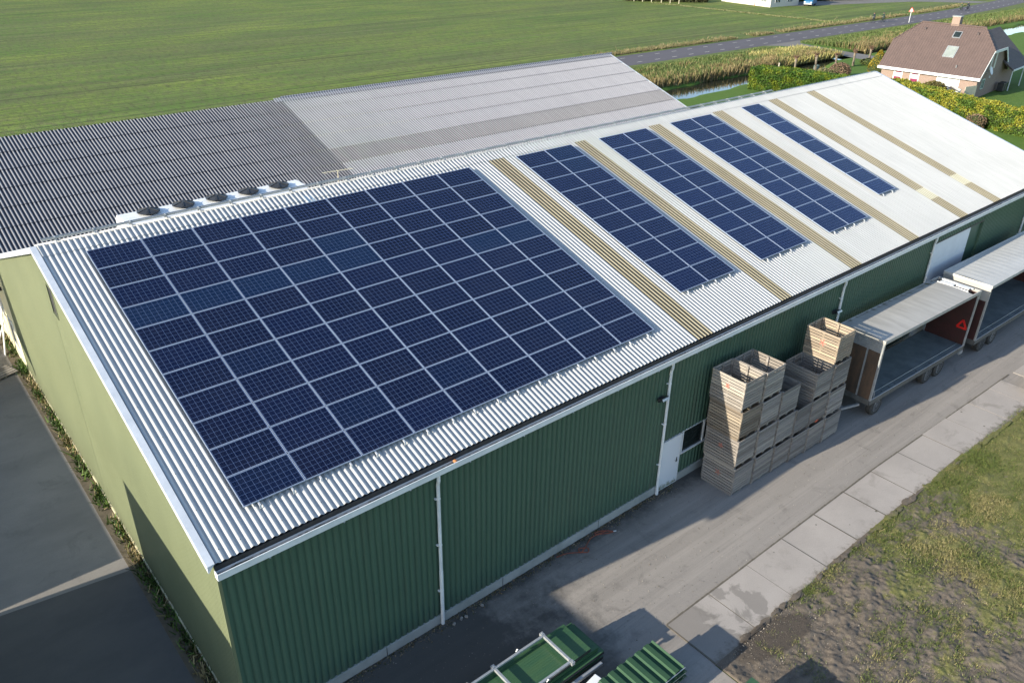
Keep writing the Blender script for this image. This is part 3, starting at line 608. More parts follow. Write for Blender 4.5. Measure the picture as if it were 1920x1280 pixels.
for i, (a, b) in enumerate(sky_x+[(X1, None)]):
    if i == 0:
        roofpiece('roof_sheet', cur, 8.9, .06, RY-.35, MT['roof'], barn, BR)
        roofpiece('roof_sheet', 8.9, a, .06, RY-.35, MT['roof'], barn, BR)
    else: roofpiece('roof_sheet', cur, a, .06, RY-.35, MT['roof'], barn, BR)
    if b:
        roofpiece('roof_sheet', a, b, 12.02, RY-.35, MT['roof'], barn)
        if i >= 4:
            yp = 2.55 if i == 4 else 2.6
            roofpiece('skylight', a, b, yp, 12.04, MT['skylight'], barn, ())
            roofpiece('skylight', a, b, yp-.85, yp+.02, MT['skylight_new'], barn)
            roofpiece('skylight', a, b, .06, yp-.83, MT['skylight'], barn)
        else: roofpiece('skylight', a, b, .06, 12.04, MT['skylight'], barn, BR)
        cur = b
# ridge capping: ribbed front wing, smooth roll, rear wing
rc = corr('ridge_cap', X0, X1, [(RY+.02, RZ+.045), (RY-.20, zr(RY-.20)+.022), (RY-.55, zr(RY-.55)+.016)], P0, .026, MT['roof'], barn)
rr = MB().tube([(X0, RY+.03, RZ+.03), (X1, RY+.03, RZ+.03)], .05, 10); rr.build('ridge_roll', MT['roof'], barn, smooth=True)
def zrear(y): return RZ-.350*(y-RY)
corr('rear_roof', X0, X1, [(RY, RZ), (24.45, zrear(24.45))], P0*2, .03, MT['roof'], barn, nrm=(0, SA, CA))
# verge flashings
for xx, nm in ((X0-.16, 'verge_flashing'), (X1-.02, 'verge_flashing')):
    v = MB()
    for (ya, za, yb, zb) in ((.04, zr(.04), RY, RZ), (RY, RZ, 24.5, zrear(24.5))):
        v.add([(xx, ya, za+.035), (xx+.18, ya, za+.045), (xx+.18, yb, zb+.045), (xx, yb, zb+.035),
               (xx, ya, za-.16), (xx+.02, ya, za-.16), (xx+.02, yb, zb-.16), (xx, yb, zb-.16)],
              [(0, 1, 2, 3), (0, 3, 7, 4), (4, 7, 6, 5), (0, 4, 5, 1)])
    v.build(nm, simple('pale_verge_metal', (.50, .54, .60), (.42, .46, .52), 2, .4), barn)
# expansion seam in the roof
sm = MB().beam((8.9, 10.3, zr(10.3)+.03), (8.9, RY-.3, zr(RY-.3)+.03), .035, .03); sm.beam((9.08, 10.3, zr(10.3)+.012), (9.08, RY-.3, zr(RY-.3)+.012), .26, .012)
sm.build('roof_seam', simple('blue_grey_flashing', (.36, .44, .50), (.30, .38, .44), 2, .4), barn)
sv = []; sf = []
kk = 0
for yy in np.arange(.35, 12.2, 1.2):
    for q in range(0, 288, 3):
        xc = (math.floor(X0/P0)+q+.25)*P0+2*P0
        if xc > X1-.1: continue
        xj = xc+rnd.choice((0, 0, P0)); zc = zr(yy)+.0255/CA+.006; r_ = .014
        b0 = len(sv)
        for a in range(6): sv.append((xj+r_*math.cos(a*1.047), yy+r_*math.sin(a*1.047), zc+TA*r_*math.sin(a*1.047)))
        sf.append(tuple(range(b0, b0+6)))
MB().add(sv, sf).build('roof_screw', MT['dark'], barn)['kind'] = 'stuff'
# walls. front: plinth, sheet with openings for the door, window band and the sliding door
PL = .36
DX0, DX1 = 16.18, 17.26; WX0, WX1, WZ0, WZ1 = 17.34, 20.6, 1.28, 2.26
SX0, SX1, SZ = 35.9, 41.3, 5.28
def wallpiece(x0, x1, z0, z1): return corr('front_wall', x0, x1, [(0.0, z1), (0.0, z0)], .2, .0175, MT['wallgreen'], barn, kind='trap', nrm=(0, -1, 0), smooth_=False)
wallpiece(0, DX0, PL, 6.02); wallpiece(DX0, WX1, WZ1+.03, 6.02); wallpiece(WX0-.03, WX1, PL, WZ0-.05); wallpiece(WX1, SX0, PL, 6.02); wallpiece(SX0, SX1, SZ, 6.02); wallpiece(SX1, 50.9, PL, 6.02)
pl = MB(); 
for a, b in ((-.02, DX0), (WX0-.03, SX0), (SX1, 50.92)): pl.box(a, b, -.055, .3, -.2, PL)
for xx in (4.2, 8.6, 13.0, 21.0, 25.4): pl.box(xx-.012, xx+.012, -.060, -.05, 0, PL+.002, 1)
pl.build('plinth', [MT['concrete'], MT['dark']], barn, bevel=.01)
inn = MB().box(.12, 50.8, .32, 24.3, -.1, 5.5); inn.build('inner_lining', MT['dark'], barn)
corr('end_wall', 0, 24.6, [((50.9,), PL), ((50.9,), lambda u: np.where(u < RY, zr(u)-.03, zrear(u)-.03))], .2, .0175, MT['wallgreen'], barn, kind='trap', nrm=(1, 0, 0), along='y', smooth_=False)
# gable: split around the loft hatch
HY0, HY1, HZ0, HZ1 = 11.95, 12.6, 7.72, 8.78
gt = lambda u: np.where(u < RY, zr(u)-.04, zrear(u)-.04)
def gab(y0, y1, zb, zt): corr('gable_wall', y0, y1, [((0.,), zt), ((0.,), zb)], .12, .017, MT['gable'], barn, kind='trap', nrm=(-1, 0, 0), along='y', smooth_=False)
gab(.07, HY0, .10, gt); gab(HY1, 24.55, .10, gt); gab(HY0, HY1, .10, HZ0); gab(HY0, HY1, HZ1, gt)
h = MB().box(.0, .35, HY0+.015, HY1-.015, HZ0+.01, HZ1-.01); h.build('loft_hatch', MT['dark'], barn)
hf = MB(); hf.box(-.03, .02, HY0-.03, HY0+.02, HZ0-.03, HZ1+.03); hf.box(-.03, .02, HY1-.02, HY1+.03, HZ0-.03, HZ1+.03); hf.box(-.032, .02, HY0+.02, HY1-.02, HZ1-.02, HZ1+.03); hf.box(-.05, .02, HY0+.02, HY1-.02, HZ0-.03, HZ0+.02)
hf.build('hatch_frame', MT['gable'], barn)
gp = MB().box(-.05, .2, -.05, 24.6, -.1, .14); gp.build('gable_plinth', simple('cream_plinth', (.58, .55, .38), (.48, .45, .30), 2, .8), barn)  # plain cream plinth along the gable foot
cn = MB().box(-.03, -.012, -.03, .05, .14, 6.0); cn.box(-.012, .05, -.034, -.018, .36, 6.0); cn.build('corner_trim', MT['gable'], barn)
# eaves gutter: U channel, dirt inside, white lip, end caps
gz = 5.95
g = MB()
g.box(-.06, 50.95, -.155, -.135, gz-.14, gz+.03, 0); g.box(-.06, 50.95, -.155, .03, gz-.155, gz-.14, 0); g.box(-.06, 50.95, .018, .03, gz-.14, gz+.0, 0)
g.tube([(-.06, -.155, gz+.03), (50.95, -.155, gz+.03)], .017, 8, 0)
g.box(-.062, -.045, -.158, .03, gz-.155, gz+.045, 0); g.box(50.945, 50.96, -.158, .03, gz-.155, gz+.045, 0)
gut = g.build('gutter', MT['white'], barn)
gd = MB()
xs_ = np.arange(-.04, 50.94, .09)
for a in xs_: 
    hh = .03+.05*max(0, noise.noise(Vector((a*1.3, 0, 0))))+.03*rnd.random(); gd.box(a, a+.085, -.133, .016, gz-.139, gz-.13+hh)
gd.build('gutter_dirt', MT['gutterdirt'], gut)
lf = MB(); lf.lathe([(.0, 0), (.05, .01), (.07, .04), (.04, .07), (0, .08)], 8, c=(6.75, -.06, gz-.02)); lf.build('fallen_leaf', simple('orange_leaf', (.50, .22, .07), (.4, .16, .06), 8, .8), gut)
for a in np.arange(1.2, 50, 2.0): MB().box(a-.02, a+.02, -.18, .06, gz-.175, gz-.156).build('gutter_bracket', MT['galv'], gut)
so_ = MB().box(X0, X1, .035, .09, 5.80, 6.085); so_.build('eaves_board', MT['dark'], barn)
# downpipes
for px_ in (6.18, 16.07, 27.31, 35.55, 47.1):
    d = MB(); d.tube([(px_, -.14, gz-.15), (px_, -.14, 5.55), (px_, -.10, 5.4), (px_, -.10, .35 if px_ != 6.18 else .05)], .052, 12)
    if px_ == 6.18: d.tube([(px_, -.10, 2.2), (px_, -.10, .0)], .058, 12)
    if px_ == 16.07: d.tube([(px_, -.10, .6), (px_, -.12, .0)], .058, 12)
    for zc in (1.4, 3.2, 4.9): d.tube([(px_, -.10, zc-.02), (px_, -.10, zc+.02)], .062, 12); d.box(px_-.10, px_-.04, -.10, -.02, zc-.015, zc+.015)
    d.build('downpipe', MT['white'], barn, smooth=False)
# door
dr = MB().box(DX0+.03, DX1-.03, -.045, .0, .05, 2.20)
door = dr.build('door', None or MT['whitedoor'], barn, bevel=.006)
m, n_, b = newmat('white_door_mossy_foot'); v = coords(n_); sp = n_.nodes.new('ShaderNodeSeparateXYZ'); L(n_, v, sp.inputs[0])
q_ = math_(n_, 'ADD', math_(n_, 'MULTIPLY', sp.outputs[2], -1.6), math_(n_, 'MULTIPLY', noi(n_, v, 5, 5, .7), 1.4)); q_ = ramp(n_, q_, [(.30, 0.0), (.62, 1.0)])
L(n_, mixc(n_, q_, (.68, .71, .76), (.17, .18, .10)), b.inputs['Base Color']); b.inputs['Roughness'].default_value = .5
door.data.materials[0] = m
hd = MB().box(DX1-.16, DX1-.12, -.06, -.045, 1.0, 1.22); hd.tube([(DX1-.14, -.06, 1.12), (DX1-.14, -.10, 1.12), (DX1-.26, -.10, 1.12)], .011, 8); hd.build('handle', MT['dark'], door)
df = MB(); df.box(DX0-.03, DX0+.03, -.05, .05, .03, 2.25); df.box(DX1-.03, DX1+.03, -.05, .05, .03, 2.25); df.box(DX0+.03, DX1-.03, -.05, .05, 2.2, 2.25); df.box(DX0-.03, DX1+.03, -.05, .05, -.01, .05)
df.build('door_frame', MT['white'], barn)
# window band
wn = MB().box(WX0+.03, WX1-.03, .02, .05, WZ0, WZ1); win = wn.build('window', MT['glassdark'], barn)
wf = MB()
for a in (WX0, 18.62, WX1-.06): wf.box(a, a+.07, -.03, .05, WZ0, WZ1)
wf.box(WX0, WX1, -.045, .05, WZ0-.05, WZ0); wf.box(WX0, WX1, -.03, .05, WZ1, WZ1+.028); wf.build('window_frame', MT['white'], win)
# sliding door in its recess
rcs = MB(); rcs.box(SX0, SX1, .10, .12, 0, SZ); rcs.box(SX1-.02, SX1, -.02, .12, 0, SZ); rcs.build('door_recess', MT['wallgreen'], barn)
sd = MB(); sd.box(SX0-.0, 39.95, .04, .085, .05, SZ-.02)
for k in range(1, 5): sd.box(SX0, 39.95, .034, .042, k*1.03-.01, k*1.03+.01)
sd.build('sliding_door', MT['whitedoor'], barn)
rl = MB().box(SX0-.1, SX1+.05, -.03, .05, SZ-.03, SZ+.035); rl.build('door_rail', MT['dark'], barn)
# wall lamps
for (xx, zz_) in ((15.72, 4.42), (27.03, 4.35)):
    w = MB(); w.box(xx-.14, xx+.14, -.06, -.018, zz_-.03, zz_+.05)
    T = Matrix.Translation((xx, -.16, zz_)) @ Matrix.Rotation(RAD(-32), 4, 'X'); w.box(-.17, .17, -.13, .13, -.05, .06, T=T)
    T2 = Matrix.Translation((xx, -.16, zz_)) @ Matrix.Rotation(RAD(-32), 4, 'X'); w.box(-.18, .18, -.145, -.131, -.06, .03, m=1, T=T2)
    w.build('wall_lamp', [MT['dark'], MT['galv']], barn, bevel=.01)
# conduit tray on the ridge
tr = MB(); tr.box(.2, 39.4, RY+.13, RY+.26, RZ+.10, RZ+.13)
tr.box(.2, 39.4, RY+.125, RY+.135, RZ+.10, RZ+.155); tr.box(.2, 39.4, RY+.255, RY+.265, RZ+.10, RZ+.155)
for a in np.arange(.6, 39.4, 1.15): tr.box(a-.03, a+.03, RY+.0, RY+.28, RZ+.03, RZ+.102); tr.box(a-.015, a+.015, RY+.10, RY+.29, RZ+.13, RZ+.158)
tr.build('cable_tray', MT['galv'], barn)
for o in list(barn.children):
    if o.name.split('.')[0] in ('front_wall', 'plinth', 'door', 'door_frame', 'window', 'door_recess', 'sliding_door', 'door_rail', 'wall_lamp', 'downpipe', 'corner_trim'): o.location.y += .085
# mounting rails under the panels (they stick out a little below the last row)
U0 = 1.1716; YV0 = 11.6581; PWI, PHI = 1.67, 1.012
def rail(u, v0, v1):
    a = (U0+u, YV0-v0*CA, 6.242-.052+TA*(YV0-v0*CA)); b_ = (U0+u, YV0-v1*CA, 6.242-.052+TA*(YV0-v1*CA))
    r = MB(); r.beam(a, b_, .04, .04, up=(0, -SA, CA)); e = Vector(b_); r.beam(e+Vector((0, 0, .01)), e+Vector((0, -.02, -.075)), .05, .02, up=(0, 1, 0)); r.build('mounting_rail', MT['alu'], barn)
for c in range(9):
    for q in (.38, 1.27): rail(c*PWI+q, -.03, 11*PHI+.10)
STR = [(17.615, 2, 10), (22.7285, 2, 10), (27.845, 2, 10), (33.845, 1, 9)]
for s0, nc, nr in STR:
    for c in range(nc):
        for q in (.38, 1.27): rail(s0+c*PWI+q, -.08, nr*PHI+.03)

# ================================================================== solar panels
ORD = ['first', 'second', 'third', 'fourth', 'fifth', 'sixth', 'seventh', 'eighth', 'ninth', 'tenth', 'eleventh']
pt = thing('solar_panel', 'x', 'solar panel', rot=(0.30014, 0, 0), group='solar panels mounted on the barn roof')
W2, H2 = .827, .498
fr = MB(); z0, z1 = -.035, .003; t = .015
fr.box(-W2, W2, -H2, -H2+t, z0, z1); fr.box(-W2, W2, H2-t, H2, z0, z1); fr.box(-W2, -W2+t, -H2+t, H2-t, z0, z1); fr.box(W2-t, W2, -H2+t, H2-t, z0, z1)
pframe = fr.build('frame', simple('panel_frame_metal', (.33, .39, .50), (.29, .35, .46), 4, .35, .2), pt)
gl = MB().box(-W2+t, W2-t, -H2+t, H2-t, -.012, -.003); pglass = gl.build('cell_glass', MT['cells'], pt)
reg(pt)
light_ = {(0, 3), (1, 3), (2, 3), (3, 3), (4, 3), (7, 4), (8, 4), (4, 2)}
def ppos(u, v): 
    y = YV0-v*CA; return (U0+u, y, 6.242+TA*y)
first = True
def tint(c, r, base=1.0):
    k = base*rnd.uniform(.85, 1.15); return (k*.8, k, k*1.12, 1)
for c in range(9):
    for r in range(11):
        loc = ppos((c+.5)*PWI, (r+.5)*PHI)
        lb = 'big nine-column array panel, %s column from the near gable, %s row below ridge' % (ORD[c], ORD[r])
        col = tint(c, r)
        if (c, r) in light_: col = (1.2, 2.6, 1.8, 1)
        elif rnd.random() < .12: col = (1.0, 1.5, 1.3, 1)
        if first: pt.location = loc; pt['label'] = lb; pglass.color = col; first = False
        else:
            q = copy_thing(pt, lb, loc); 
            for ch in COL.objects[-2:]: pass
            for ch in q.children: 
                if ch.name.startswith('cell_glass'): ch.color = col
SN = ['two-wide strip nearest the big array', 'second two-wide strip from the big array', 'third two-wide strip from the big array', 'single-column strip nearest the far gable']
for si, (s0, nc, nr) in enumerate(STR):
    for c in range(nc):
        for r in range(nr):
            loc = ppos(s0+(c+.5)*PWI, -.049+(r+.5)*PHI)
            lb = 'panel of the %s%s, %s row below ridge' % (SN[si], '' if nc == 1 else (', left column' if c == 0 else ', right column'), ORD[r])
            q = copy_thing(pt, lb, loc); col = tint(c, r, 1.35+.25*si)
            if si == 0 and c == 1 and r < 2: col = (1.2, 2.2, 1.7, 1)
            for ch in q.children:
                if ch.name.startswith('cell_glass'): ch.color = col

# ================================================================== the second barn behind
E2Y, E2Z, T2 = 24.65, 5.93, .33; R2Y = 33.2; R2Z = E2Z+T2*(R2Y-E2Y)
b2 = thing('storage_barn', 'older grey barn with weathered fibre-cement roof behind the green barn', 'barn', )
def z2(y): return E2Z+T2*(y-E2Y)
n2 = (0, -T2/math.hypot(1, T2), 1/math.hypot(1, T2))
brk2 = [E2Y+1.45*k for k in (5, 4, 3, 2, 1)]
def rp2(name, x0, x1, ya, yb, mat, brk, pitch=.177*1.0, lip=.014):
    rows = courses(ya, yb, [q for q in brk if ya < q < yb], z2, lip*.45); return corr(name, x0, x1, rows, pitch, .0285, mat, b2, nrm=n2, paired=True)
DKX = -14+.177*181
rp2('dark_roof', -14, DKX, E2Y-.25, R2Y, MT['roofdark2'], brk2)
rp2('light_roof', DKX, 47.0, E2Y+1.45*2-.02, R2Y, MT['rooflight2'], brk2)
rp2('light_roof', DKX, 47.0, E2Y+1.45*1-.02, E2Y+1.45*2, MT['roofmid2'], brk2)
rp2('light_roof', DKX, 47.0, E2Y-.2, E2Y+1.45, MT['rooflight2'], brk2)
rcb = corr('ridge_cap', DKX-.5, 47.0, [(R2Y+.05, R2Z+.10), (R2Y-.10, z2(R2Y-.10)+.07), (R2Y-.32, z2(R2Y-.32)+.05)], .177, .012, MT['rooflight2'], b2, nrm=n2)
rcs2 = MB()
for k in range(17): rcs2.tube([(DKX+k*1.72, R2Y+.06, R2Z+.09+.004*(k % 2)), (DKX+k*1.72+1.74, R2Y+.06, R2Z+.09+.004*(k % 2))], .07, 10, caps=False)
rcs2.build('ridge_roll', MT['rooflight2'], b2, smooth=True)
corr('rear_roof', -14, 47.0, [(R2Y, R2Z), (41.7, E2Z)], .354, .028, MT['roofmid2'], b2, nrm=(0, -n2[1], n2[2]))
vg = MB(); vg.add([(47.0, E2Y-.2, z2(E2Y-.2)+.05), (47.12, E2Y-.2, z2(E2Y-.2)+.05), (47.12, R2Y, R2Z+.06), (47.0, R2Y, R2Z+.06), (47.12, E2Y-.2, z2(E2Y-.2)-.2), (47.12, R2Y, R2Z-.2)], [(0, 1, 2, 3), (1, 4, 5, 2)])
vg.build('verge_flashing', MT['white'], b2)
w2 = MB(); w2.add([(46.9, 24.8, 0), (46.9, 41.5, 0), (46.9, 41.5, E2Z), (46.9, R2Y, R2Z-.1), (46.9, 24.8, E2Z)], [(0, 1, 2, 3, 4)]); w2.box(0.05, 46.9, 24.75, 24.85, 0, E2Z-.15); w2.box(0.05, 46.9, 41.4, 41.5, 0, E2Z-.15)
w2.build('barn_wall', MT['cream'], b2)
cw = MB(); cw.box(-.02, .1, 24.62, 41.5, 0, E2Z-.05); cw.box(-.05, .0, 24.62, 41.5, 0, .3)
cwall = cw.build('cream_wall', MT['cream'], b2)
for (ya, za, yb, zb) in ((26.9, 2.0, 28.0, 3.2), (25.4, .9, 26.2, 2.2)):
    q = MB().box(-.04, .0, ya, yb, za, zb); wq = q.build('window', MT['glassdark'], b2)
    q = MB()
    for a in (ya-.05, yb): q.box(-.06, .0, a, a+.05, za-.05, zb+.05)
    for a in (za-.05, zb): q.box(-.062, .0, ya, yb, a, a+.05)
    q.build('window_frame', MT['white'], wq)
bxx = MB().box(-.5, -.0, 25.2, 25.3, 3.9, 4.05); bxx.build('wall_bracket', MT['dark'], b2)
fg = MB(); fg.box(-14, DKX, E2Y-.42, E2Y-.26, E2Z-.30, E2Z-.10); fg.build('gutter', MT['dark'], b2)
fw = MB().box(-14, -.05, E2Y-.27, E2Y-.20, E2Z-.45, E2Z-.12); fw.build('fascia', MT['white'], b2)

# ventilation unit in the valley between the roofs
vu = thing('ventilation_unit', 'long white metal ventilation housing with five black fan caps in the roof valley', 'ventilator', (5.0, 22.0, 6.02))
vb = MB(); prof = [(.0, .0), (.0, .62), (.40, .84), (1.45, .84), (1.75, .62), (1.75, 0)]
Vv = [(0, a, b_) for a, b_ in prof]+[(8.9, a, b_) for a, b_ in prof]; k = len(prof)
vb.add(Vv, [tuple(range(k))[::-1], tuple(range(k, 2*k))]+[(i, (i+1) % k, k+(i+1) % k, k+i) for i in range(k)])
vb.build('housing', MT['white'], vu, bevel=.03)
lp = MB().box(-.05, 9.0, -.12, .0, .05, .16); lp.box(-.05, 9.0, -.14, -.12, .05, .22); lp.build('drip_flashing', MT['galv'], vu)
for k in range(5):
    f = MB(); cx = 1.25+1.60*k
    f.lathe([(.32, .80), (.32, .90), (.50, .92), (.52, .96), (.30, 1.02), (.12, 1.06), (0.02, 1.07)], 12, c=(cx, .85, 0))
    for a in range(6):
        an = a*math.pi/3+.2; f.beam((cx+.08*math.cos(an), .85+.08*math.sin(an), 1.075), (cx+.5*math.cos(an), .85+.5*math.sin(an), .985), .035, .03)
    f.build('fan_cap', MT['dark'], vu)
# aerial on the ridge
an = thing('aerial', 'thin pale television aerial standing on the barn ridge beyond the fans', 'aerial', (10.75, RY+.35, RZ-.15))
a_ = MB(); a_.tube([(0, 0, 0), (0, 0, .58)], .018, 8); a_.build('mast', simple('aerial_metal', (.62, .56, .42), (.5, .45, .33), 5, .5), an)
a_ = MB(); a_.tube([(-.62, .1, .56), (.62, -.1, .56)], .011, 6); a_.tube([(-.55, -.25, .22), (.1, .0, .22)], .011, 6)
for q in np.linspace(-.55, .55, 7): a_.tube([(q, -.12, .56), (q, .12, .56)], .005, 5)
a_.build('antenna_arm', bpy.data.materials['aerial_metal'], an)

# ================================================================== potato crates in six stacks
CW, CDp, CH = 1.16, 1.46, 1.225
ct = thing('wooden_crate', 'x', 'crate', group='wooden crates stacked beside the barn wall')
def boards_x(x0, x1, y, th, m=None, z0=.13, n=9, gap=.030):
    b = MB(); hh = (CH-z0-gap*(n-1)-.005)/n
    r = random.Random(int(abs(y*100))+n)
    for i in range(n):
        z = z0+i*(hh+gap); j = r.uniform(-.004, .004)
        b.box(x0+abs(j), x1-abs(j), y+j, y+th+j, z, z+hh)
    return b
boards_x(-CW/2, CW/2, -CDp/2, .022).build('side_boards', MT['wood'], ct)
boards_x(-CW/2, CW/2, CDp/2-.022, .022).build('side_boards', MT['wood'], ct)
def boards_y(x, th, n=9, z0=.13, gap=.030):
    b = MB(); hh = (CH-z0-gap*(n-1)-.005)/n; r = random.Random(int(abs(x*100))+5)
    for i in range(n):
        z = z0+i*(hh+gap); j = r.uniform(-.004, .004); b.box(x+j, x+th+j, -CDp/2+.024, CDp/2-.024, z, z+hh)
    return b
boards_y(-CW/2, .022).build('end_boards', MT['wood'], ct); boards_y(CW/2-.022, .022).build('end_boards', MT['wood'], ct)
for sx in (-1, 1):
    for sy in (-1, 1):
        b = MB(); x = sx*(CW/2-.055); y = sy*(CDp/2-.055); b.box(x-.032, x+.032, y-.032, y+.032, .02, CH-.01); b.build('corner_post', MT['wood'], ct)
b = MB()
for sx in (-1, 1): b.box(sx*(CW/2-.06)-.03, sx*(CW/2-.06)+.03, -.04, .04, .1, CH-.02)
for sy in (-1, 1): b.box(-.035, .035, sy*(CDp/2-.04)-.018, sy*(CDp/2-.04)+.018, .1, CH-.02)
b.build('middle_brace', MT['wood'], ct)
b = MB()
for k in range(8): b.box(-CW/2+.03, CW/2-.03, -CDp/2+.04+k*.175, -CDp/2+.20+k*.175, .11, .13)
for x in (-CW/2+.05, 0, CW/2-.05): b.box(x-.05, x+.05, -CDp/2+.03, CDp/2-.03, .0, .105)
b.build('crate_floor', MT['wood'], ct)
reg(ct)
stacks = [(18.74, -1.17, 4), (19.94, -1.22, 4), (21.13, -1.27, 3), (22.25, -1.33, 2), (23.33, -1.36, 3), (24.50, -1.42, 4)]
SNM = ['first stack beside the window', 'second stack from the window', 'third stack from the window', 'lowest stack', 'stack of three beside the end tower', 'end stack beside the trailer']
LV = {4: ['bottom', 'second', 'third', 'topmost'], 3: ['bottom', 'middle', 'topmost'], 2: ['bottom', 'topmost']}
first = True; crates = {}
for si, (cx, cy, nh) in enumerate(stacks):
    for l in range(nh):
        loc = (cx+rnd.uniform(-.015, .015), cy+.06*l+rnd.uniform(-.01, .01), .012+l*(CH-.003)); rz = RAD(rnd.uniform(-.7, .7))+(math.pi if rnd.random() < .0 else 0)
        lb = '%s grey wooden slatted crate of the %s' % (LV[nh][l], SNM[si])
        t = rnd.uniform(.82, 1.08); wm = rnd.uniform(1.0, 1.05); col = (t*wm, t, t/wm, 1)
        if (si, l) == (5, 3): col = (1.22, 1.06, .86, 1)
        if (si, l) in ((0, 3), (1, 3)): col = (1.1, 1.06, 1.0, 1)
        if (si, l) == (0, 2): col = (.85, .76, .64, 1)
        if first: o = ct; ct.location = loc; ct['label'] = lb; first = False
        else: o = copy_thing(ct, lb, loc, rz)
        for ch in [k for k in o.children]:
            kk = rnd.uniform(.90, 1.08); c2 = tuple(q*kk for q in col[:3]); ch.color = (*c2, 1)
        crates[(si, l)] = o
def mark(o, s=.13, z=.72, y=.0):
    m_ = MB(); r = random.Random(3)
    for a in range(5):
        an_ = a*2*math.pi/5+.3; Tm = Matrix.Translation((-CW/2-.006, y, z)) @ Matrix.Rotation(an_, 4, 'X')
        m_.box(-.001, .001, -.022, .022, .01, s, T=Tm)
    m_.build('red_mark', MT['redmark'], o)
mark(crates[(0, 0)]); mark(crates[(0, 1)], .11); mark(crates[(0, 3)], .10, .8); mark(crates[(5, 3)], .15, .74, -.05)
q = MB(); q.box(-.05, .05, -CDp/2-.012, -CDp/2-.002, .05, .14); q.box(-.14, .14, -CDp/2-.016, -CDp/2-.010, .09, .12); q.build('orange_tag', simple('orange_plastic', (.75, .12, .05), (.6, .1, .04), 5, .5), crates[(4, 1)])

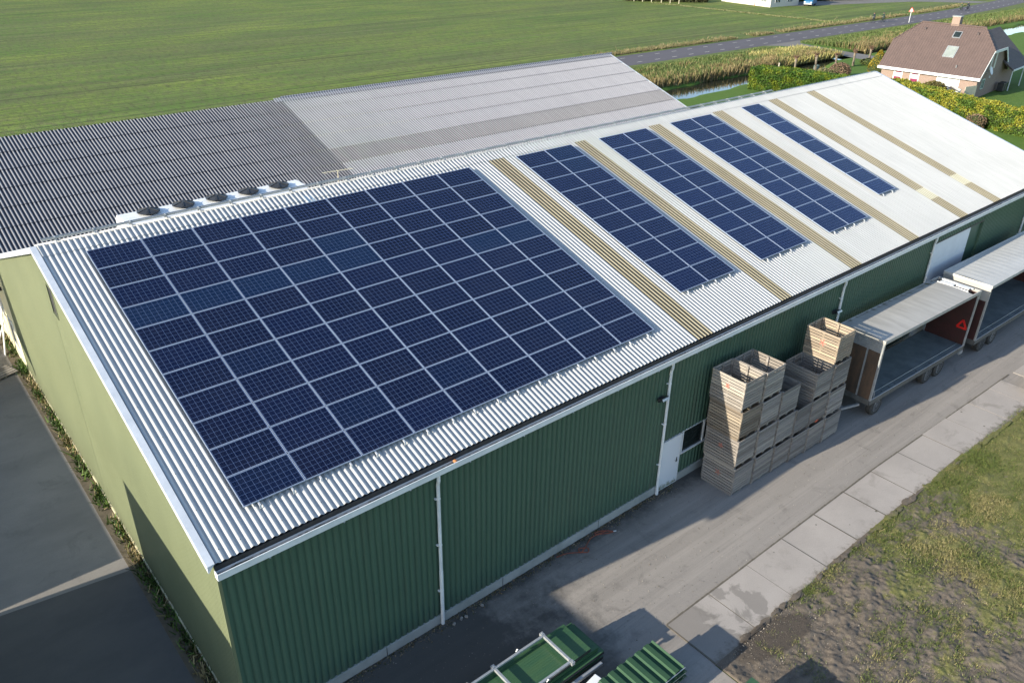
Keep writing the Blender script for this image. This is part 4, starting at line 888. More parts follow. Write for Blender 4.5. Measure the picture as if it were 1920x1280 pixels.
# ================================================================== trailers
def wheel(parent, x, y, z=.46, r=.46, w=.26, s=-1):
    t = MB().lathe([(r*.62, -w/2), (r*.90, -w/2), (r, -w/2+.04), (r, w/2-.04), (r*.90, w/2), (r*.62, w/2)], 28, 'Y', (x, y, z))
    wt = t.build('wheel', MT['rubber'], parent, smooth=False)
    q = MB().lathe([(r*.62, -w/2+.0), (r*.58, -w/2+.0), (r*.52, -w/2+.07), (r*.26, -w/2+.09), (r*.22, -w/2+.02), (r*.15, -w/2+.0)], 24, 'Y', (x, y, z))
    q.lathe([(r*.62, w/2), (r*.5, w/2-.06), (r*.1, w/2-.06)], 24, 'Y', (x, y, z)); q.build('rim', MT['rim'], wt)
def trailer(name, label, loc, rz, LEN, WID, HR, zb, kind):
    t = thing(name, label, 'trailer', loc, rz)
    y0, y1 = 0.0, WID      # y0 = side facing the lane
    fl = MB(); fl.box(0, LEN, y0+.03, y1-.03, zb-.04, zb)
    for k in range(1, int(LEN/1.2)): fl.box(k*1.2-.004, k*1.2+.004, y0+.05, y1-.05, zb-.001, zb+.002)
    flo = fl.build('load_floor', MT['bed'], t)
    hl = MB()
    for hx in (1.15, 1.75, 2.25, 4.1, 5.3): hl.prism([(hx+.05*math.cos(a*.785), .16+.045*math.sin(a*.785)) for a in range(8)], zb-.01, zb+.003)
    hl.build('drain_hole', MT['dark'], flo)
    ch = MB(); ch.box(-.05, LEN+.05, y0, y0+.045, zb-.24, zb+.015); ch.box(-.05, LEN+.05, y1-.045, y1, zb-.24, zb+.015); ch.box(-.05, .0, y0, y1, zb-.24, zb+.015); ch.box(LEN, LEN+.05, y0, y1, zb-.24, zb+.015)
    for k in range(8): ch.box(.5+k*(LEN-1)/7-.05, .5+k*(LEN-1)/7+.05, y0+.05, y1-.05, zb-.22, zb-.05)
    for yy in (y0+.55, y1-.65): ch.box(0, LEN, yy, yy+.1, zb-.42, zb-.2)
    ch.build('chassis', MT['steel'], t, bevel=.006)
    te = MB(); te.box(-.05, LEN+.05, y0-.004, y0+.03, zb+.015, zb+.03); te.build('edge_rail', MT['alu'], t)
    rlx = MB(); rlx.tube([(.15, y0+.30, zb+.02), (LEN-.1, y0+.30, zb+.02)], .010, 6); rlx.build('floor_rail', MT['galv'], t)
    # posts and headers
    ps = MB(); 
    for xx in (0, LEN-.06):
        for yy in (y0, y1-.07): ps.box(xx, xx+.07, yy, yy+.07, zb, HR-.1)
    ps.build('corner_post', MT['galv'], t)
    # front wall
    fwm = MT['ply'] if kind == 1 else MT['maroon']
    fw_ = MB(); fw_.box(-.02, .01, y0+.07, y1-.05, zb-.02, HR-.62); fw_.build('front_board', fwm, t)
    fp = MB(); fp.box(-.045, -.02, y0+.62, y0+.69, zb-.1, HR-.6); fp.box(-.045, -.02, y1-.09, y1, zb-.1, HR-.6); fp.box(-.045, -.02, y0, y0+.07, zb-.1, HR-.6); fp.box(-.046, -.018, y0, y1, zb-.16, zb-.06)
    fp.build('front_frame', MT['galv'], t)
    hdm = MB()
    if kind == 1:
        for k in range(5): 
            for a_0, a_1 in ((y0+.02, y0+.50), (y0+.56, y0+1.05), (y0+1.1, y1-.03)): hdm.box(-.035-.004*k, -.01, a_0, a_1, HR-.62+k*.11, HR-.62+k*.11+.085)
        hdm.box(-.02, .0, y0, y1, HR-.62, HR-.06)
    else: hdm.box(-.04, .01, y0, y1, HR-.85, HR-.05)
    hdm.build('front_header', MT['galv'] if kind == 1 else MT['tarp'], t)
    rb = MB(); rb.box(LEN-.03, LEN, y0+.07, y1-.05, zb, HR-.15); rb.build('rear_board', MT['maroon'], t)
    bk = MB(); bk.box(.05, LEN-.05, y1-.04, y1-.015, zb, HR-.1)
    if kind == 1: bk = MB(); 
    if kind == 2: bk.build('back_wall', MT['dark'], t)
    # roof skin, slightly sagging, with rolled edge rails
    nX, nY = 80, 12; RL = LEN-(.75 if kind == 1 else 0)
    Vr = []; 
    for i in range(nX+1):
        for j in range(nY+1):
            x = -.03+i*(RL+.06)/nX; y = y0+j*(y1-y0)/nY; bow = .05*math.sin(math.pi*j/nY); sag = -(.004 if kind == 1 else .012)*abs(math.sin(i*math.pi*.25))*math.sin(math.pi*j/nY)
            Vr.append((x, y, HR-.02+bow+sag))
    Fr = [(i*(nY+1)+j, (i+1)*(nY+1)+j, (i+1)*(nY+1)+j+1, i*(nY+1)+j+1) for i in range(nX) for j in range(nY)]
    rf = npmesh('roof_skin', Vr, Fr, MT['tarp'] if kind == 1 else MT['tarpwhite'], t, smooth=True)
    er = MB()
    er.box(-.05, LEN+.02, y0-.03, y0+.04, HR-.17, HR+.0); er.box(-.05, LEN+.02, y1-.04, y1+.03, HR-.17, HR+.0); er.box(-.06, .0, y0, y1, HR-.14, HR-.0)
    er.box(LEN-.05, LEN+.03, y0, y1, HR-.14, HR+.01)
    er.build('roof_rail', MT['tarp'] if kind == 1 else MT['tarpwhite'], t, bevel=.015)
    if kind == 1:
        ms = MB(); r = random.Random(4)
        for k in range(46):
            x = r.uniform(.1, RL); ln_ = r.uniform(.08, .34)*(.5+.5*x/RL); w_ = r.uniform(.015, .05)
            ms.add([(x-w_, y1-.03, HR-.006), (x+w_, y1-.03, HR-.006), (x+w_*.3+.03, y1-.03-ln_, HR-.006+ln_*.16+.004), (x-w_*.3+.03, y1-.03-ln_, HR-.006+ln_*.16+.004)], [(0, 3, 2, 1)])
        ms.build('moss_streaks', simple('brown_moss', (.14, .125, .06), (.09, .08, .045), 6, 1), rf)
        of = MB(); of.box(RL+.03, LEN-.06, y0+.35, y1-.3, HR-.20, HR-.16)
        of.build('roof_recess', MT['dark'], t)
        of = MB(); of.box(RL+.30, RL+.52, y0+.40, y0+1.0, HR+.0, HR+.05); of.box(RL+.12, RL+.34, y0+1.05, y1-.38, HR+.0, HR+.05); of.box(RL+.05, RL+.09, y0+.3, y1-.25, HR-.02, HR+.04); of.box(RL+.55, RL+.60, y0+.3, y1-.25, HR-.02, HR+.04)
        of.build('roof_bars', MT['white'], t)
        tg = MB(); c = Vector((LEN-.05, y0+.35, 2.0))
        # warning triangle hanging on the rear board
        pts = [Vector((0, .0, .25)), Vector((0, -.23, -.16)), Vector((0, .23, -.16))]
        for i in range(3): 
            a, b_ = pts[i]+c, pts[(i+1) % 3]+c; tg.beam(a, b_, .03, .09, up=((a+b_)/2-c).normalized())
        tg.build('warning_triangle', MT['red'], t)
        gr = MB(); gr.tube([(.35, y0+.05, zb), (.25, y0+.05, zb+.38), (.0, y0+.05, zb+.34)], .018, 6); gr.build('grab_rail', MT['galv'], t)
        rp = MB(); rp.tube([(LEN+.05, y0+.1, HR-.12), (LEN+.08, y0-.02, HR-.25), (LEN+.05, y0+.02, HR-.42), (LEN+.1, y0+.12, HR-.6)], .012, 6); rp.build('rope', simple('pale_rope', (.5, .5, .4), (.4, .4, .3), 9, .9), t)
    else:
        pass
    # axles
    wy = y0+.15
    for xx in ((.75,) if kind == 1 else ())+((5.15, 6.25) if kind == 1 else (1.1, 2.3)):
        wheel(t, xx, wy, s=-1); wheel(t, xx, y1-.15)
        ax = MB(); ax.tube([(xx, y0+.25, .42), (xx, y1-.25, .42)], .06, 8); ax.build('axle', MT['dark'], t)
    lpb = MB(); lpb.box(LEN+.05, LEN+.09, y0+.02, y0+.4, zb-.32, zb-.12); lpb.build('tail_light', MT['red'], t)
    fd = MB(); fd.box(LEN-.35, LEN+.0, y0-.02, y0+.05, zb-.4, zb-.24); fd.build('mud_flap', MT['galv'], t)
    if kind == 1:
        d = MB(); d.beam((-.02, y0+.45, .62), (-1.65, (y0+y1)/2, .5), .09, .1); d.beam((-.02, y1-.45, .62), (-1.65, (y0+y1)/2, .5), .09, .1); d.beam((-.75, y0+.72, .58), (-.75, y1-.72, .58), .07, .08)
        d.tube([(-1.6, (y0+y1)/2, .5), (-1.85, (y0+y1)/2, .5)], .05, 8); d.build('drawbar', MT['galv'], t)
    return t
trailer('farm_trailer', 'open-sided trailer with stained grey roof, brown front board, red warning triangle', (27.0, -2.42, 0), RAD(-1.9), 8.35, 2.05, 3.93, 1.0, 1)
trailer('curtain_trailer', 'open-sided trailer with clean white ribbed roof, behind the stained one', (36.35, -2.80, 0), RAD(-1.2), 9.6, 2.3, 3.93, .95, 2)

# ================================================================== building materials stacked in the foreground
# sandwich panels
levels = [(.16, 0), (.30, .05), (.44, .1), (.58, .02), (.72, .16), (.86, .02), (1.0, .0)]
PSL = ['bottom', 'second', 'third', 'fourth', 'fifth', 'sixth', 'topmost']
for i, (z, off) in enumerate(levels):
    x0, x1 = 1.5, 8.60+off*.9-(0.28 if i == 6 else 0)+.1*(i < 4); w0 = -4.22-(off*.9 if i < 6 else 0); 
    t = thing('green_panel', '%s glossy green wall panel of the pile under the white tube frame' % PSL[i], 'panel', ((x0+x1)/2, (w0-3.10)/2, z), group='green panels in a pile')
    hx, hy = (x1-x0)/2, (-3.10-w0)/2
    p = MB(); p.box(-hx, hx, -hy, hy, .095, .115)
    for k in range(14): 
        yy = -hy+.06+k*(2*hy-.12)/13; p.box(-hx, hx, yy-.012, yy+.012, .115, .119)
    p.box(-hx, hx, hy-.06, hy, .06, .125); p.build('face_sheet', MT['greenpanel'], t)
    p = MB(); p.box(-hx+.01, hx-.008, -hy+.012, hy-.012, .02, .095); p.build('foam_core', simple('tan_edge', (.36, .31, .22), (.26, .22, .16), 4, .8) if i == 0 else bpy.data.materials['tan_edge'], t)
    p = MB(); p.box(-hx, hx, -hy, hy, .0, .02); p.box(-hx, hx, -hy-.003, -hy+.009, .02, .08); p.build('back_sheet', MT['greenpanel'] if i % 2 else MT['dark'], t)
tf = thing('tube_frame', 'white square-tube frame lying over the glossy green panel pile', 'frame', (0, 0, 0))
f = MB(); z = 1.30; yA, yB = -3.16, -4.30
f.box(2.0, 7.52, yA-.035, yA+.035, z-.035, z+.035); f.box(2.0, 7.52, yB-.035, yB+.035, z-.035, z+.035); f.build('side_tube', MT['galv'], tf, bevel=.008)
for xx in (7.46, 5.68, 3.9):
    f = MB(); f.box(xx-.04, xx+.04, yB+.04, yA-.04, z-.035, z+.045); f.build('cross_tube', MT['galv'], tf, bevel=.008)
    f = MB()
    for yy in (yA+.06, yB-.06): f.box(xx-.055, xx+.055, yy-.05, yy+.05, z-.05, z+.055); f.tube([(xx, yy, z+.05), (xx, yy, z+.09)], .016, 8)
    f.build('corner_clamp', MT['galv'], tf)
for xx in (6.55, 4.8):
    f = MB(); 
    for yy in (yA+.07, yB-.07): f.tube([(xx-.05, yy, z), (xx, yy+.0, z+.06), (xx+.05, yy, z)], .022, 8)
    f.build('lifting_lug', MT['galv'], tf)
f = MB(); f.box(2.0, 8.55, -4.52, -4.42, .52, .62); f.build('lower_tube', MT['galv'], tf, bevel=.008)
f = MB()
for xx in (2.3,): f.box(xx-.05, xx+.05, -4.45, -4.38, 0.02, 1.26)
f.build('upright', MT['alu'], tf)
bm = MB()
wb = thing('timber_bearer', 'dark timber bearers under the pile of green panels', 'timber')
for xx in (2.6, 5.1, 7.7): 
    b = MB().box(xx-.06, xx+.06, -4.35, -3.1, .012, .16); b.build('bearer', MT['wood'], wb)
# ribbed sheets
RSL = ['bottom', 'second', 'third', 'topmost']
for i in range(4):
    z = .55+.13*i; x1 = 10.12-.03*i; off = (.03, .0, .05, .0)[i]
    t = thing('ribbed_sheet', '%s dark green deep-ribbed sheet in the pile at the bottom edge' % RSL[i], 'roof sheet', (0, 0, z), group='ribbed green sheets in a pile')
    xsx = []; 
    k = 0
    x = 6.6
    V = []; prof = []
    while x < x1:
        prof += [(x, .0), (x+.10, .0), (x+.14, .06), (x+.30, .06), (x+.34, .0)]; x += .36
    prof = [p for p in prof if p[0] <= x1]+[(x1, 0.0)]
    ya, yb = -5.06-off, -6.24-off
    V = [(a, ya, c_) for a, c_ in prof]+[(a, yb, c_) for a, c_ in prof]+[(a, ya, c_-.012) for a, c_ in prof]+[(a, yb, c_-.012) for a, c_ in prof]; n = len(prof)
    Fs = [(j, n+j, n+j+1, j+1) for j in range(n-1)]+[(2*n+j, 2*n+j+1, 3*n+j+1, 3*n+j) for j in range(n-1)]+[(n+j, 3*n+j, 3*n+j+1, n+j+1) for j in range(n-1)]+[(j, j+1, 2*n+j+1, 2*n+j) for j in range(n-1)]
    MB().add(V, Fs).build('sheet', MT['ribgreen'], t)
    e = MB(); e.box(6.6, x1, yb-.012, yb, -.03, .004); e.build('edge_strip', MT['alu'] if i % 2 else MT['greenpanel'], t)
cr = thing('support_crate', 'dark timber pallet carrying the ribbed green sheets', 'pallet', (0, 0, 0)); b = MB()
for xx in (6.9, 8.4, 9.8): b.box(xx-.05, xx+.05, -6.2, -5.1, .012, .54)
b.build('bearer', MT['wood'], cr)
b = MB()
for yy in (-6.1, -5.65, -5.2): b.box(6.7, 9.95, yy-.05, yy+.05, .44, .52)
b.build('deck_board', MT['wood'], cr)
wbk = thing('white_block', 'small white foam block between the two green piles at the bottom edge', 'block', (7.70, -4.98, 0), RAD(8))
MB().box(-.24, .24, -.13, .13, .012, .88).build('foam_piece', MT['white'], wbk, bevel=.02)
MB().box(-.26, .26, -.15, .15, .86, .93).build('top_piece', MT['white'], wbk, bevel=.02)

# hose, loose stones
hs = thing('rubber_hose', 'reddish rubber hose lying in loops on the ground by the wall', 'hose'); 
def spl(pts, n=8):
    out = []; P_ = [Vector(p) for p in pts]; P_ = [P_[0]]+P_+[P_[-1]]
    for i in range(1, len(P_)-2):
        for k in range(n):
            t = k/n; a, b_, c, d = P_[i-1], P_[i], P_[i+1], P_[i+2]
            out.append(.5*((2*b_)+(c-a)*t+(2*a-5*b_+4*c-d)*t*t+(3*b_-a-3*c+d)*t**3))
    out.append(P_[-2]); return out
MB().tube(spl([(10.85, -.12, .03), (11.25, -.22, .03), (11.62, -.45, .03), (11.85, -.62, .03), (11.98, -.48, .04), (11.72, -.32, .04), (11.62, -.5, .05), (11.9, -.42, .04), (12.4, -.2, .03), (12.75, -.22, .03), (13.1, -.4, .03), (13.28, -.45, .04), (13.0, -.2, .05), (12.7, -.1, .05), (12.75, -.2, .04), (13.2, -.3, .04)]), .016, 7).build('hose_line', MT['orange'], hs, smooth=True)
nz = MB(); nz.tube([(13.28, -.45, .04), (13.38, -.5, .05)], .022, 8); nz.build('coupling', MT['alu'], hs)
SL = ['pale broken brick lying right beside the first downpipe foot', 'second pale brick from the first downpipe foot', 'third pale brick from the first downpipe foot', 'last small brick of the row, farthest from the downpipe']
for k, (x, y) in enumerate(((6.42, -.27), (6.72, -.24), (6.88, -.27), (7.55, -.22))):
    o = MB().box(-.05, .05, -.035, .035, .01, .08).build('loose_brick', simple('pale_brick', (.30, .29, .27), (.22, .21, .20), 9, .9) if k == 0 else bpy.data.materials['pale_brick'], bevel=.012, loc=(x, y, 0), rot=(0, 0, rnd.uniform(0, 3)))
    tag(o, SL[k], 'brick', 'loose bricks along the wall')

# slatted pallet at the right edge
pl_ = thing('slatted_pallet', 'pallet of pale wooden slats at the end of the concrete slabs', 'pallet', (35.4, -6.1, 0), RAD(8))
for k in range(16):
    MB().box(-.55+k*.16, -.47+k*.16, -.9, .15, .62, .68).build('slat', simple('fresh_pine', (.62, .52, .33), (.5, .4, .24), 5, .7) if k == 0 else bpy.data.materials['fresh_pine'], pl_)
q = MB(); q.box(-.6, 2.0, -.85, -.7, .02, .62); q.box(-.6, 2.0, -.05, .1, .02, .62); q.build('frame', bpy.data.materials['fresh_pine'], pl_)

# neighbouring sheds to the left (outside the picture) that shade the yard
nb = thing('neighbour_shed', 'flat-roofed shed across the yard', 'shed')
q = MB(); q.box(-18, -8, -1.3, 9.5, 0, 6.1); q.build('shed_wall', MT['cream'], nb); q = MB(); q.box(-18.1, -7.96, -1.35, 9.53, 6.1, 6.2); q.build('shed_roof', MT['galv'], nb)
nb = thing('low_shed', 'low flat-roofed shed across the yard', 'shed')
q = MB(); q.box(-14, -7.6, 10.05, 40, 0, 2.4); q.build('shed_wall', MT['cream'], nb); q = MB(); q.box(-14.1, -7.57, 10.0, 40.1, 2.4, 2.47); q.build('shed_roof', MT['galv'], nb)
# a pile that stands just below the picture and shades the soil
pb = thing('panel_pile', 'pile of green panels below the picture edge', 'panel pile')
q = MB(); q.box(8.5, 11.15, -8.75, -7.65, .02, 1.0); q.build('pile', MT['greenpanel'], pb)

# odds and ends against the cream wall
od = [((-.55, 26.9, 0), (-.06, 27.0, 2.6), .30, 'wide white board leaning against the cream wall'), ((-.95, 28.2, 0), (-.08, 28.2, 2.2), .16, 'narrow white board leaning against the cream wall'), ((-.8, 27.6, 0), (-.1, 27.5, 1.5), .12, 'short white plank leaning against the cream wall')]
for a, b_, w, lb in od:
    o = MB().beam(a, b_, w, .035, up=(1, 0, 0)).build('leaning_board', MT['white']); tag(o, lb, 'board', 'white boards leaning on the cream wall')
pp = thing('flat_pallet', 'old wooden boards lying flat at the yard corner near the cream wall', 'pallet', (-1.15, 24.9, 0), RAD(20))
for k in range(5): MB().box(-.6, .6, -.5+k*.21, -.34+k*.21, .09, .12).build('deck_board', MT['wood'], pp)
q = MB()
for xx in (-.5, 0, .5): q.box(xx-.04, xx+.04, -.5, .5, .012, .088)
q.build('runner', MT['wood'], pp)

# ================================================================== hedges, bushes, willows
def hedge(name, label, cat, pts, width, height, cols, dens=70, leaf=.16, wob=.15, group=None, w=None, topcols=None):
    t = thing(name, label, cat, (pts[0][0], pts[0][1], 0), group=group); ox, oy = pts[0][:2]
    P = []; core = MB(); wd = width/2
    for i in range(len(pts)-1):
        a = Vector((pts[i][0]-ox, pts[i][1]-oy, 0)); b = Vector((pts[i+1][0]-ox, pts[i+1][1]-oy, 0)); d = b-a; Ln = d.length; d.normalize(); s = Vector((-d.y, d.x, 0))
        h0 = height*(pts[i][2] if len(pts[i]) > 2 else 1); h1 = height*(pts[i+1][2] if len(pts[i+1]) > 2 else 1)
        e0 = a-d*(.0 if i else -.1); e1 = b+d*(.0 if i < len(pts)-2 else -.1)
        vs = []
        for p, h in ((e0, h0), (e1, h1)):
            for q_, zz_ in ((-1, .0), (1, .0), (1, h-.15), (-1, h-.15)): v_ = p+s*q_*(wd-.16); vs.append((v_.x, v_.y, zz_))
        core.add(vs, [(0, 1, 2, 3), (4, 7, 6, 5), (0, 4, 5, 1), (1, 5, 6, 2), (2, 6, 7, 3), (3, 7, 4, 0)])
        area = Ln*(2*height+width); n = int(area*dens)
        u = rg.uniform(-.02, 1.02, n); k = rg.uniform(0, 1, n)*(2*height+width)
        sd = np.where(k < height, -wd, np.where(k < 2*height, wd, k-2*height-wd)); hh = h0+(h1-h0)*u
        zz = np.where(k < height, k/height*hh, np.where(k < 2*height, (k-height)/height*hh, hh))
        A = np.array(a)[None]+u[:, None]*Ln*np.array(d)[None]+sd[:, None]*np.array(s)[None]; A[:, 2] = zz
        P.append(A)
        if i in (0, len(pts)-2):
            n = int(width*height*dens*1.3); e = a if i == 0 else b
            if i == 0 or i == len(pts)-2:
                A = np.array(e)[None]+rg.uniform(-wd, wd, n)[:, None]*np.array(s)[None]; A[:, 2] = rg.uniform(0, h0 if i == 0 else h1, n); P.append(A)
    P = np.concatenate(P); nn = np.array([noise.fractal(Vector(p*.9)+Vector((ox, oy, 0)), .8, 2.1, 4) for p in P])
    P += rg.normal(size=P.shape)*.05+nn[:, None]*wob*np.array([1, 1, .8])
    P[:, 2] = np.maximum(P[:, 2], .03)
    cols = [np.array(c) for c in cols]; idx = np.clip(((nn+rg.normal(size=len(P))*.12)*1.6+.5)*len(cols), 0, len(cols)-1e-3).astype(int)
    C_ = np.array(cols)[idx]*(1+rg.normal(size=(len(P), 1))*.18)
    core.build('stems', MT['hcore'], t)
    leafcloud(P, rg.uniform(.7, 1.3, len(P))*leaf, np.clip(C_, .004, 1), 'foliage', t)
    return t
MT['hcore'] = simple('hedge_core', (.035, .055, .012), (.025, .035, .01), 2, 1)
hedge('clipped_hedge', 'tall dark green clipped hedge with rounded end beside the ditch', 'hedge', [(85.1, 44.6, .96), (85.6, 41.5, 1.0), (87.5, 35.0, .95), (89.2, 29.5, .9)], 3.0, 2.6, [(.032, .075, .008), (.048, .10, .010), (.075, .13, .012), (.115, .15, .014)], dens=230, leaf=.11, wob=.1)
hedge('conifer_hedge', 'long yellow-green conifer hedge in front of the brick house', 'hedge', [(93.5, 31.5, .95), (91.5, 26.5, 1), (89.5, 21.5, 1), (87.6, 16, 1.05), (86.3, 9.5, 1.05), (85, 2, 1.0)], 2.3, 2.1, [(.055, .098, .014), (.095, .140, .016), (.150, .178, .018), (.215, .210, .026)], dens=230, leaf=.11, wob=.28)
def bush(name, label, cat, c, r, h, cols, n=1600, leaf=.13, shape='round'):
    t = thing(name, label, cat, (c[0], c[1], 0)); d = rg.normal(size=(n, 3)); d /= np.linalg.norm(d, axis=1, keepdims=True); d[:, 2] = d[:, 2]
    rr_ = rg.uniform(.82, 1.03, n)[:, None]; P = d*rr_*np.array([r, r, h/2]); P[:, 2] += h/2
    if shape == 'cone': k = 1-.72*np.clip(P[:, 2:3]/h, 0, 1); P[:, :2] *= k*1.25
    nn = np.array([noise.noise(Vector(p*1.7)) for p in P]); P += nn[:, None]*.12; P[:, 2] = np.maximum(P[:, 2], .02)
    leafcloud(P, leaf, pal(n, cols, jit=.2), 'foliage', t)
    co = MB().lathe([(r*.3, 0), (r*(.80 if shape == 'round' else .95), h*.25), (r*(.84 if shape == 'round' else .75), h*.5), (r*(.6 if shape == 'round' else .45), h*.8), (.03, h*.93)], 12)
    co.build('stems', MT['hcore'], t, smooth=True); return t
bush('golden_conifer', 'golden yellow cone-shaped conifer by the left corner of the house', 'conifer', (104.9, 39.3), 1.35, 3.3, [(.19, .145, .014), (.23, .18, .02), (.11, .10, .014)], 3000, .14, 'cone')
bush('box_bush', 'rounded olive green bush in front of the white patio doors', 'bush', (97.2, 28.2), 1.5, 1.9, [(.10, .085, .025), (.13, .10, .03), (.07, .07, .02)], 2600, .11)
bush('brown_bush', 'round bare brown bush on the lawn behind the roof ridge', 'bush', (99.6, 41.6), 1.35, 1.9, [(.17, .11, .075), (.12, .08, .055), (.22, .15, .10)], 2200, .11)
bush('grey_bush', 'loose grey-green bush beside the round brown bush', 'bush', (97.6, 42.4), 1.3, 1.3, [(.16, .15, .07), (.12, .13, .05), (.20, .17, .10)], 1600, .12)
bush('small_dark_bush', 'small dark brown bush against the left front of the house', 'bush', (99.2, 37.0), .9, 1.4, [(.09, .06, .03), (.06, .05, .025)], 1200, .10)
bush('low_shrub', 'low dark shrub between the willows and the drive', 'bush', (112.6, 44.3), 1.5, .8, [(.06, .085, .02), (.09, .11, .03)], 1300, .12)
bush('bare_shrub', 'bare brown shrub growing against the conifer hedge', 'bush', (86.0, 18.4), 1.0, 1.4, [(.16, .11, .07), (.12, .085, .055)], 1100, .10)
WN = ['nearest the tall clipped hedge', 'second from the tall clipped hedge', 'in the middle of the row', 'second from the drive', 'nearest the drive']
for k, (x, y) in enumerate(((97.6, 47.0), (101.6, 46.3), (105.2, 45.5), (109.8, 45.4), (114.0, 45.4))):
    t = thing('pollard_willow', 'bare pollard willow %s' % WN[k], 'willow', (x, y, 0), group='pollard willows along the ditch'); r = random.Random(k)
    l1, l2 = r.uniform(-.1, .1), r.uniform(-.1, .1); hh = 1.95+r.uniform(-.15, .2)
    MB().tube([(0, 0, -.1), (l1*.3, l2*.3, .6), (l1, l2, 1.3), (l1*1.2, l2*1.2, hh)], [.20, .15, .14, .19], 9).build('trunk', MT['bark'], t, smooth=True)
    kn = MB()
    for q in range(7):
        a = r.uniform(0, 6.28); rr_ = r.uniform(.08, .24); c = (l1*1.2+rr_*math.cos(a), l2*1.2+rr_*math.sin(a), hh+r.uniform(-.1, .15)); s = r.uniform(.10, .17)
        kn.lathe([(0.01, -s), (s*.8, -s*.5), (s, 0), (s*.7, s*.6), (.01, s)], 7, c=c)
    for q in range(46):
        a = r.uniform(0, 6.28); u = r.uniform(.1, .9); ln_ = r.uniform(.15, .5); b0 = Vector((l1*1.2+.2*math.cos(a), l2*1.2+.2*math.sin(a), hh+.05)); b1 = b0+Vector((math.cos(a)*u, math.sin(a)*u, 1.1-u*.6))*ln_
        kn.tube([b0, b1], [.025, .008], 4)
    kn.build('crown', MT['twig'], t)
for k, (x, y, lb) in enumerate(((96.9, 49.0, 'pale wooden post standing at the ditch edge behind the hedge'),)):
    o = MB().tube([(0, 0, -.3), (0, 0, 1.15)], .09, 8).build('wooden_post', simple('pale_post', (.5, .46, .38), (.4, .36, .3), 4, .9), loc=(x, y, 0)); tag(o, lb, 'post')
o = MB().box(-.3, .3, -.25, .25, 0, .55).build('pump_box', simple('grey_green_box', (.20, .27, .24), (.15, .2, .18), 4, .7), loc=(103.0, 47.0, 0), bevel=.03); tag(o, 'small grey-green box on the ditch bank between two willows', 'box')
o = MB().lathe([(.2, 0), (.7, .1), (.8, .5), (.5, .9), (.1, 1.0)], 9).build('dark_bush', MT['hcore'], loc=(72.5, 40.6, 0)); 
bpy.data.objects.remove(o)
bush('corner_bush', 'small dark bush at the far corner of the grey barn', 'bush', (66.5, 39.0), .9, 1.1, [(.03, .05, .015), (.05, .07, .02)], 900, .12)

# ================================================================== the brick house
HC = Vector((100.3, 24.75, 0)); HD = RAD(5.8)
hs_ = thing('brick_house', 'pink brick house with brown tiled half-hipped roof', 'house', HC, HD)
# local frame: u = along the front (+y), v = depth (+x). use local x = depth, y = along front
Lf, Dp, EZ, RZh = 11.2, 9.6, 2.45, 7.35
def sl_z(v): return EZ+(RZh-EZ)*(v+.45)/(Dp/2+.45)
w = MB(); zc = 5.3; vc = (zc-EZ)/(RZh-EZ)*(Dp/2+.45)-.45
gpoly = [(0, 0, 0), (Dp, 0, 0), (Dp, 0, sl_z(0)-.1), (Dp-vc, 0, zc-.05), (vc, 0, zc-.05), (0, 0, sl_z(0)-.1)]
w.add(gpoly, [(0, 1, 2, 3, 4, 5)]); w.add([(a, Lf, c) for a, b, c in gpoly], [(5, 4, 3, 2, 1, 0)])
w.add([(0, 0, 0), (0, Lf, 0), (0, Lf, 2.75), (0, 0, 2.75)], [(3, 2, 1, 0)]); w.add([(Dp, 0, 0), (Dp, Lf, 0), (Dp, Lf, 2.75), (Dp, 0, 2.75)], [(0, 1, 2, 3)])
w.build('wall', MT['brick'], hs_)
def roofslab(name, pts, mat, par, th=.16):
    """planar polygon given in the parent frame -> object whose local x runs along the eaves, y up the slope"""
    P_ = [Vector(p) for p in pts]; ex = (P_[1]-P_[0]).normalized(); nn = None
    nn = ex.cross(P_[2]-P_[1]).normalized()
    ey = nn.cross(ex).normalized(); Mx = Matrix((ex, ey, nn)).transposed().to_4x4(); Mx.translation = P_[0]
    inv = Mx.inverted(); lp_ = [inv @ p for p in P_]; n = len(P_)
    o = MB().add([(p.x, p.y, 0) for p in lp_]+[(p.x, p.y, -th) for p in lp_], [tuple(range(n)), tuple(range(n, 2*n))[::-1]]+[(i, n+i, n+(i+1) % n, (i+1) % n) for i in range(n)]).build(name, mat, par)
    o.matrix_local = Mx; return o
ov = .45; y0, y1 = -.35, Lf+.35; hy = 2.3
zr0 = EZ; rdg = Dp/2
A_ = (-ov, y1, EZ); B_ = (-ov, y0, EZ); Cc = (vc-.1, y0, sl_z(vc-.1)); Dd = (rdg, y0+hy, RZh); Ee = (rdg, y1-hy, RZh); Ff = (vc-.1, y1, sl_z(vc-.1))
rfm = roofslab('roof', [A_, B_, Cc, Dd, Ee, Ff], MT['tiles'], hs_)
roofslab('roof', [(Dp+ov, y0, EZ), (Dp+ov, y1, EZ), (Dp-vc+.1, y1, sl_z(vc-.1)), Ee, Dd, (Dp-vc+.1, y0, sl_z(vc-.1))], MT['tiles'], hs_)
roofslab('hip_roof', [Cc, (Dp-vc+.1, y0, sl_z(vc-.1)), Dd], MT['tilesdark'], hs_)
roofslab('hip_roof', [(Dp-vc+.1, y1, sl_z(vc-.1)), Ff, Ee], MT['tiles'], hs_)
tr_ = MB(); tr_.box(-ov-.12, -ov+.05, y0-.02, y1+.02, EZ-.28, EZ+.02); tr_.box(-ov+.05, 0, y0, y1, EZ-.24, EZ-.2); tr_.build('eaves_gutter', MT['white'], hs_)
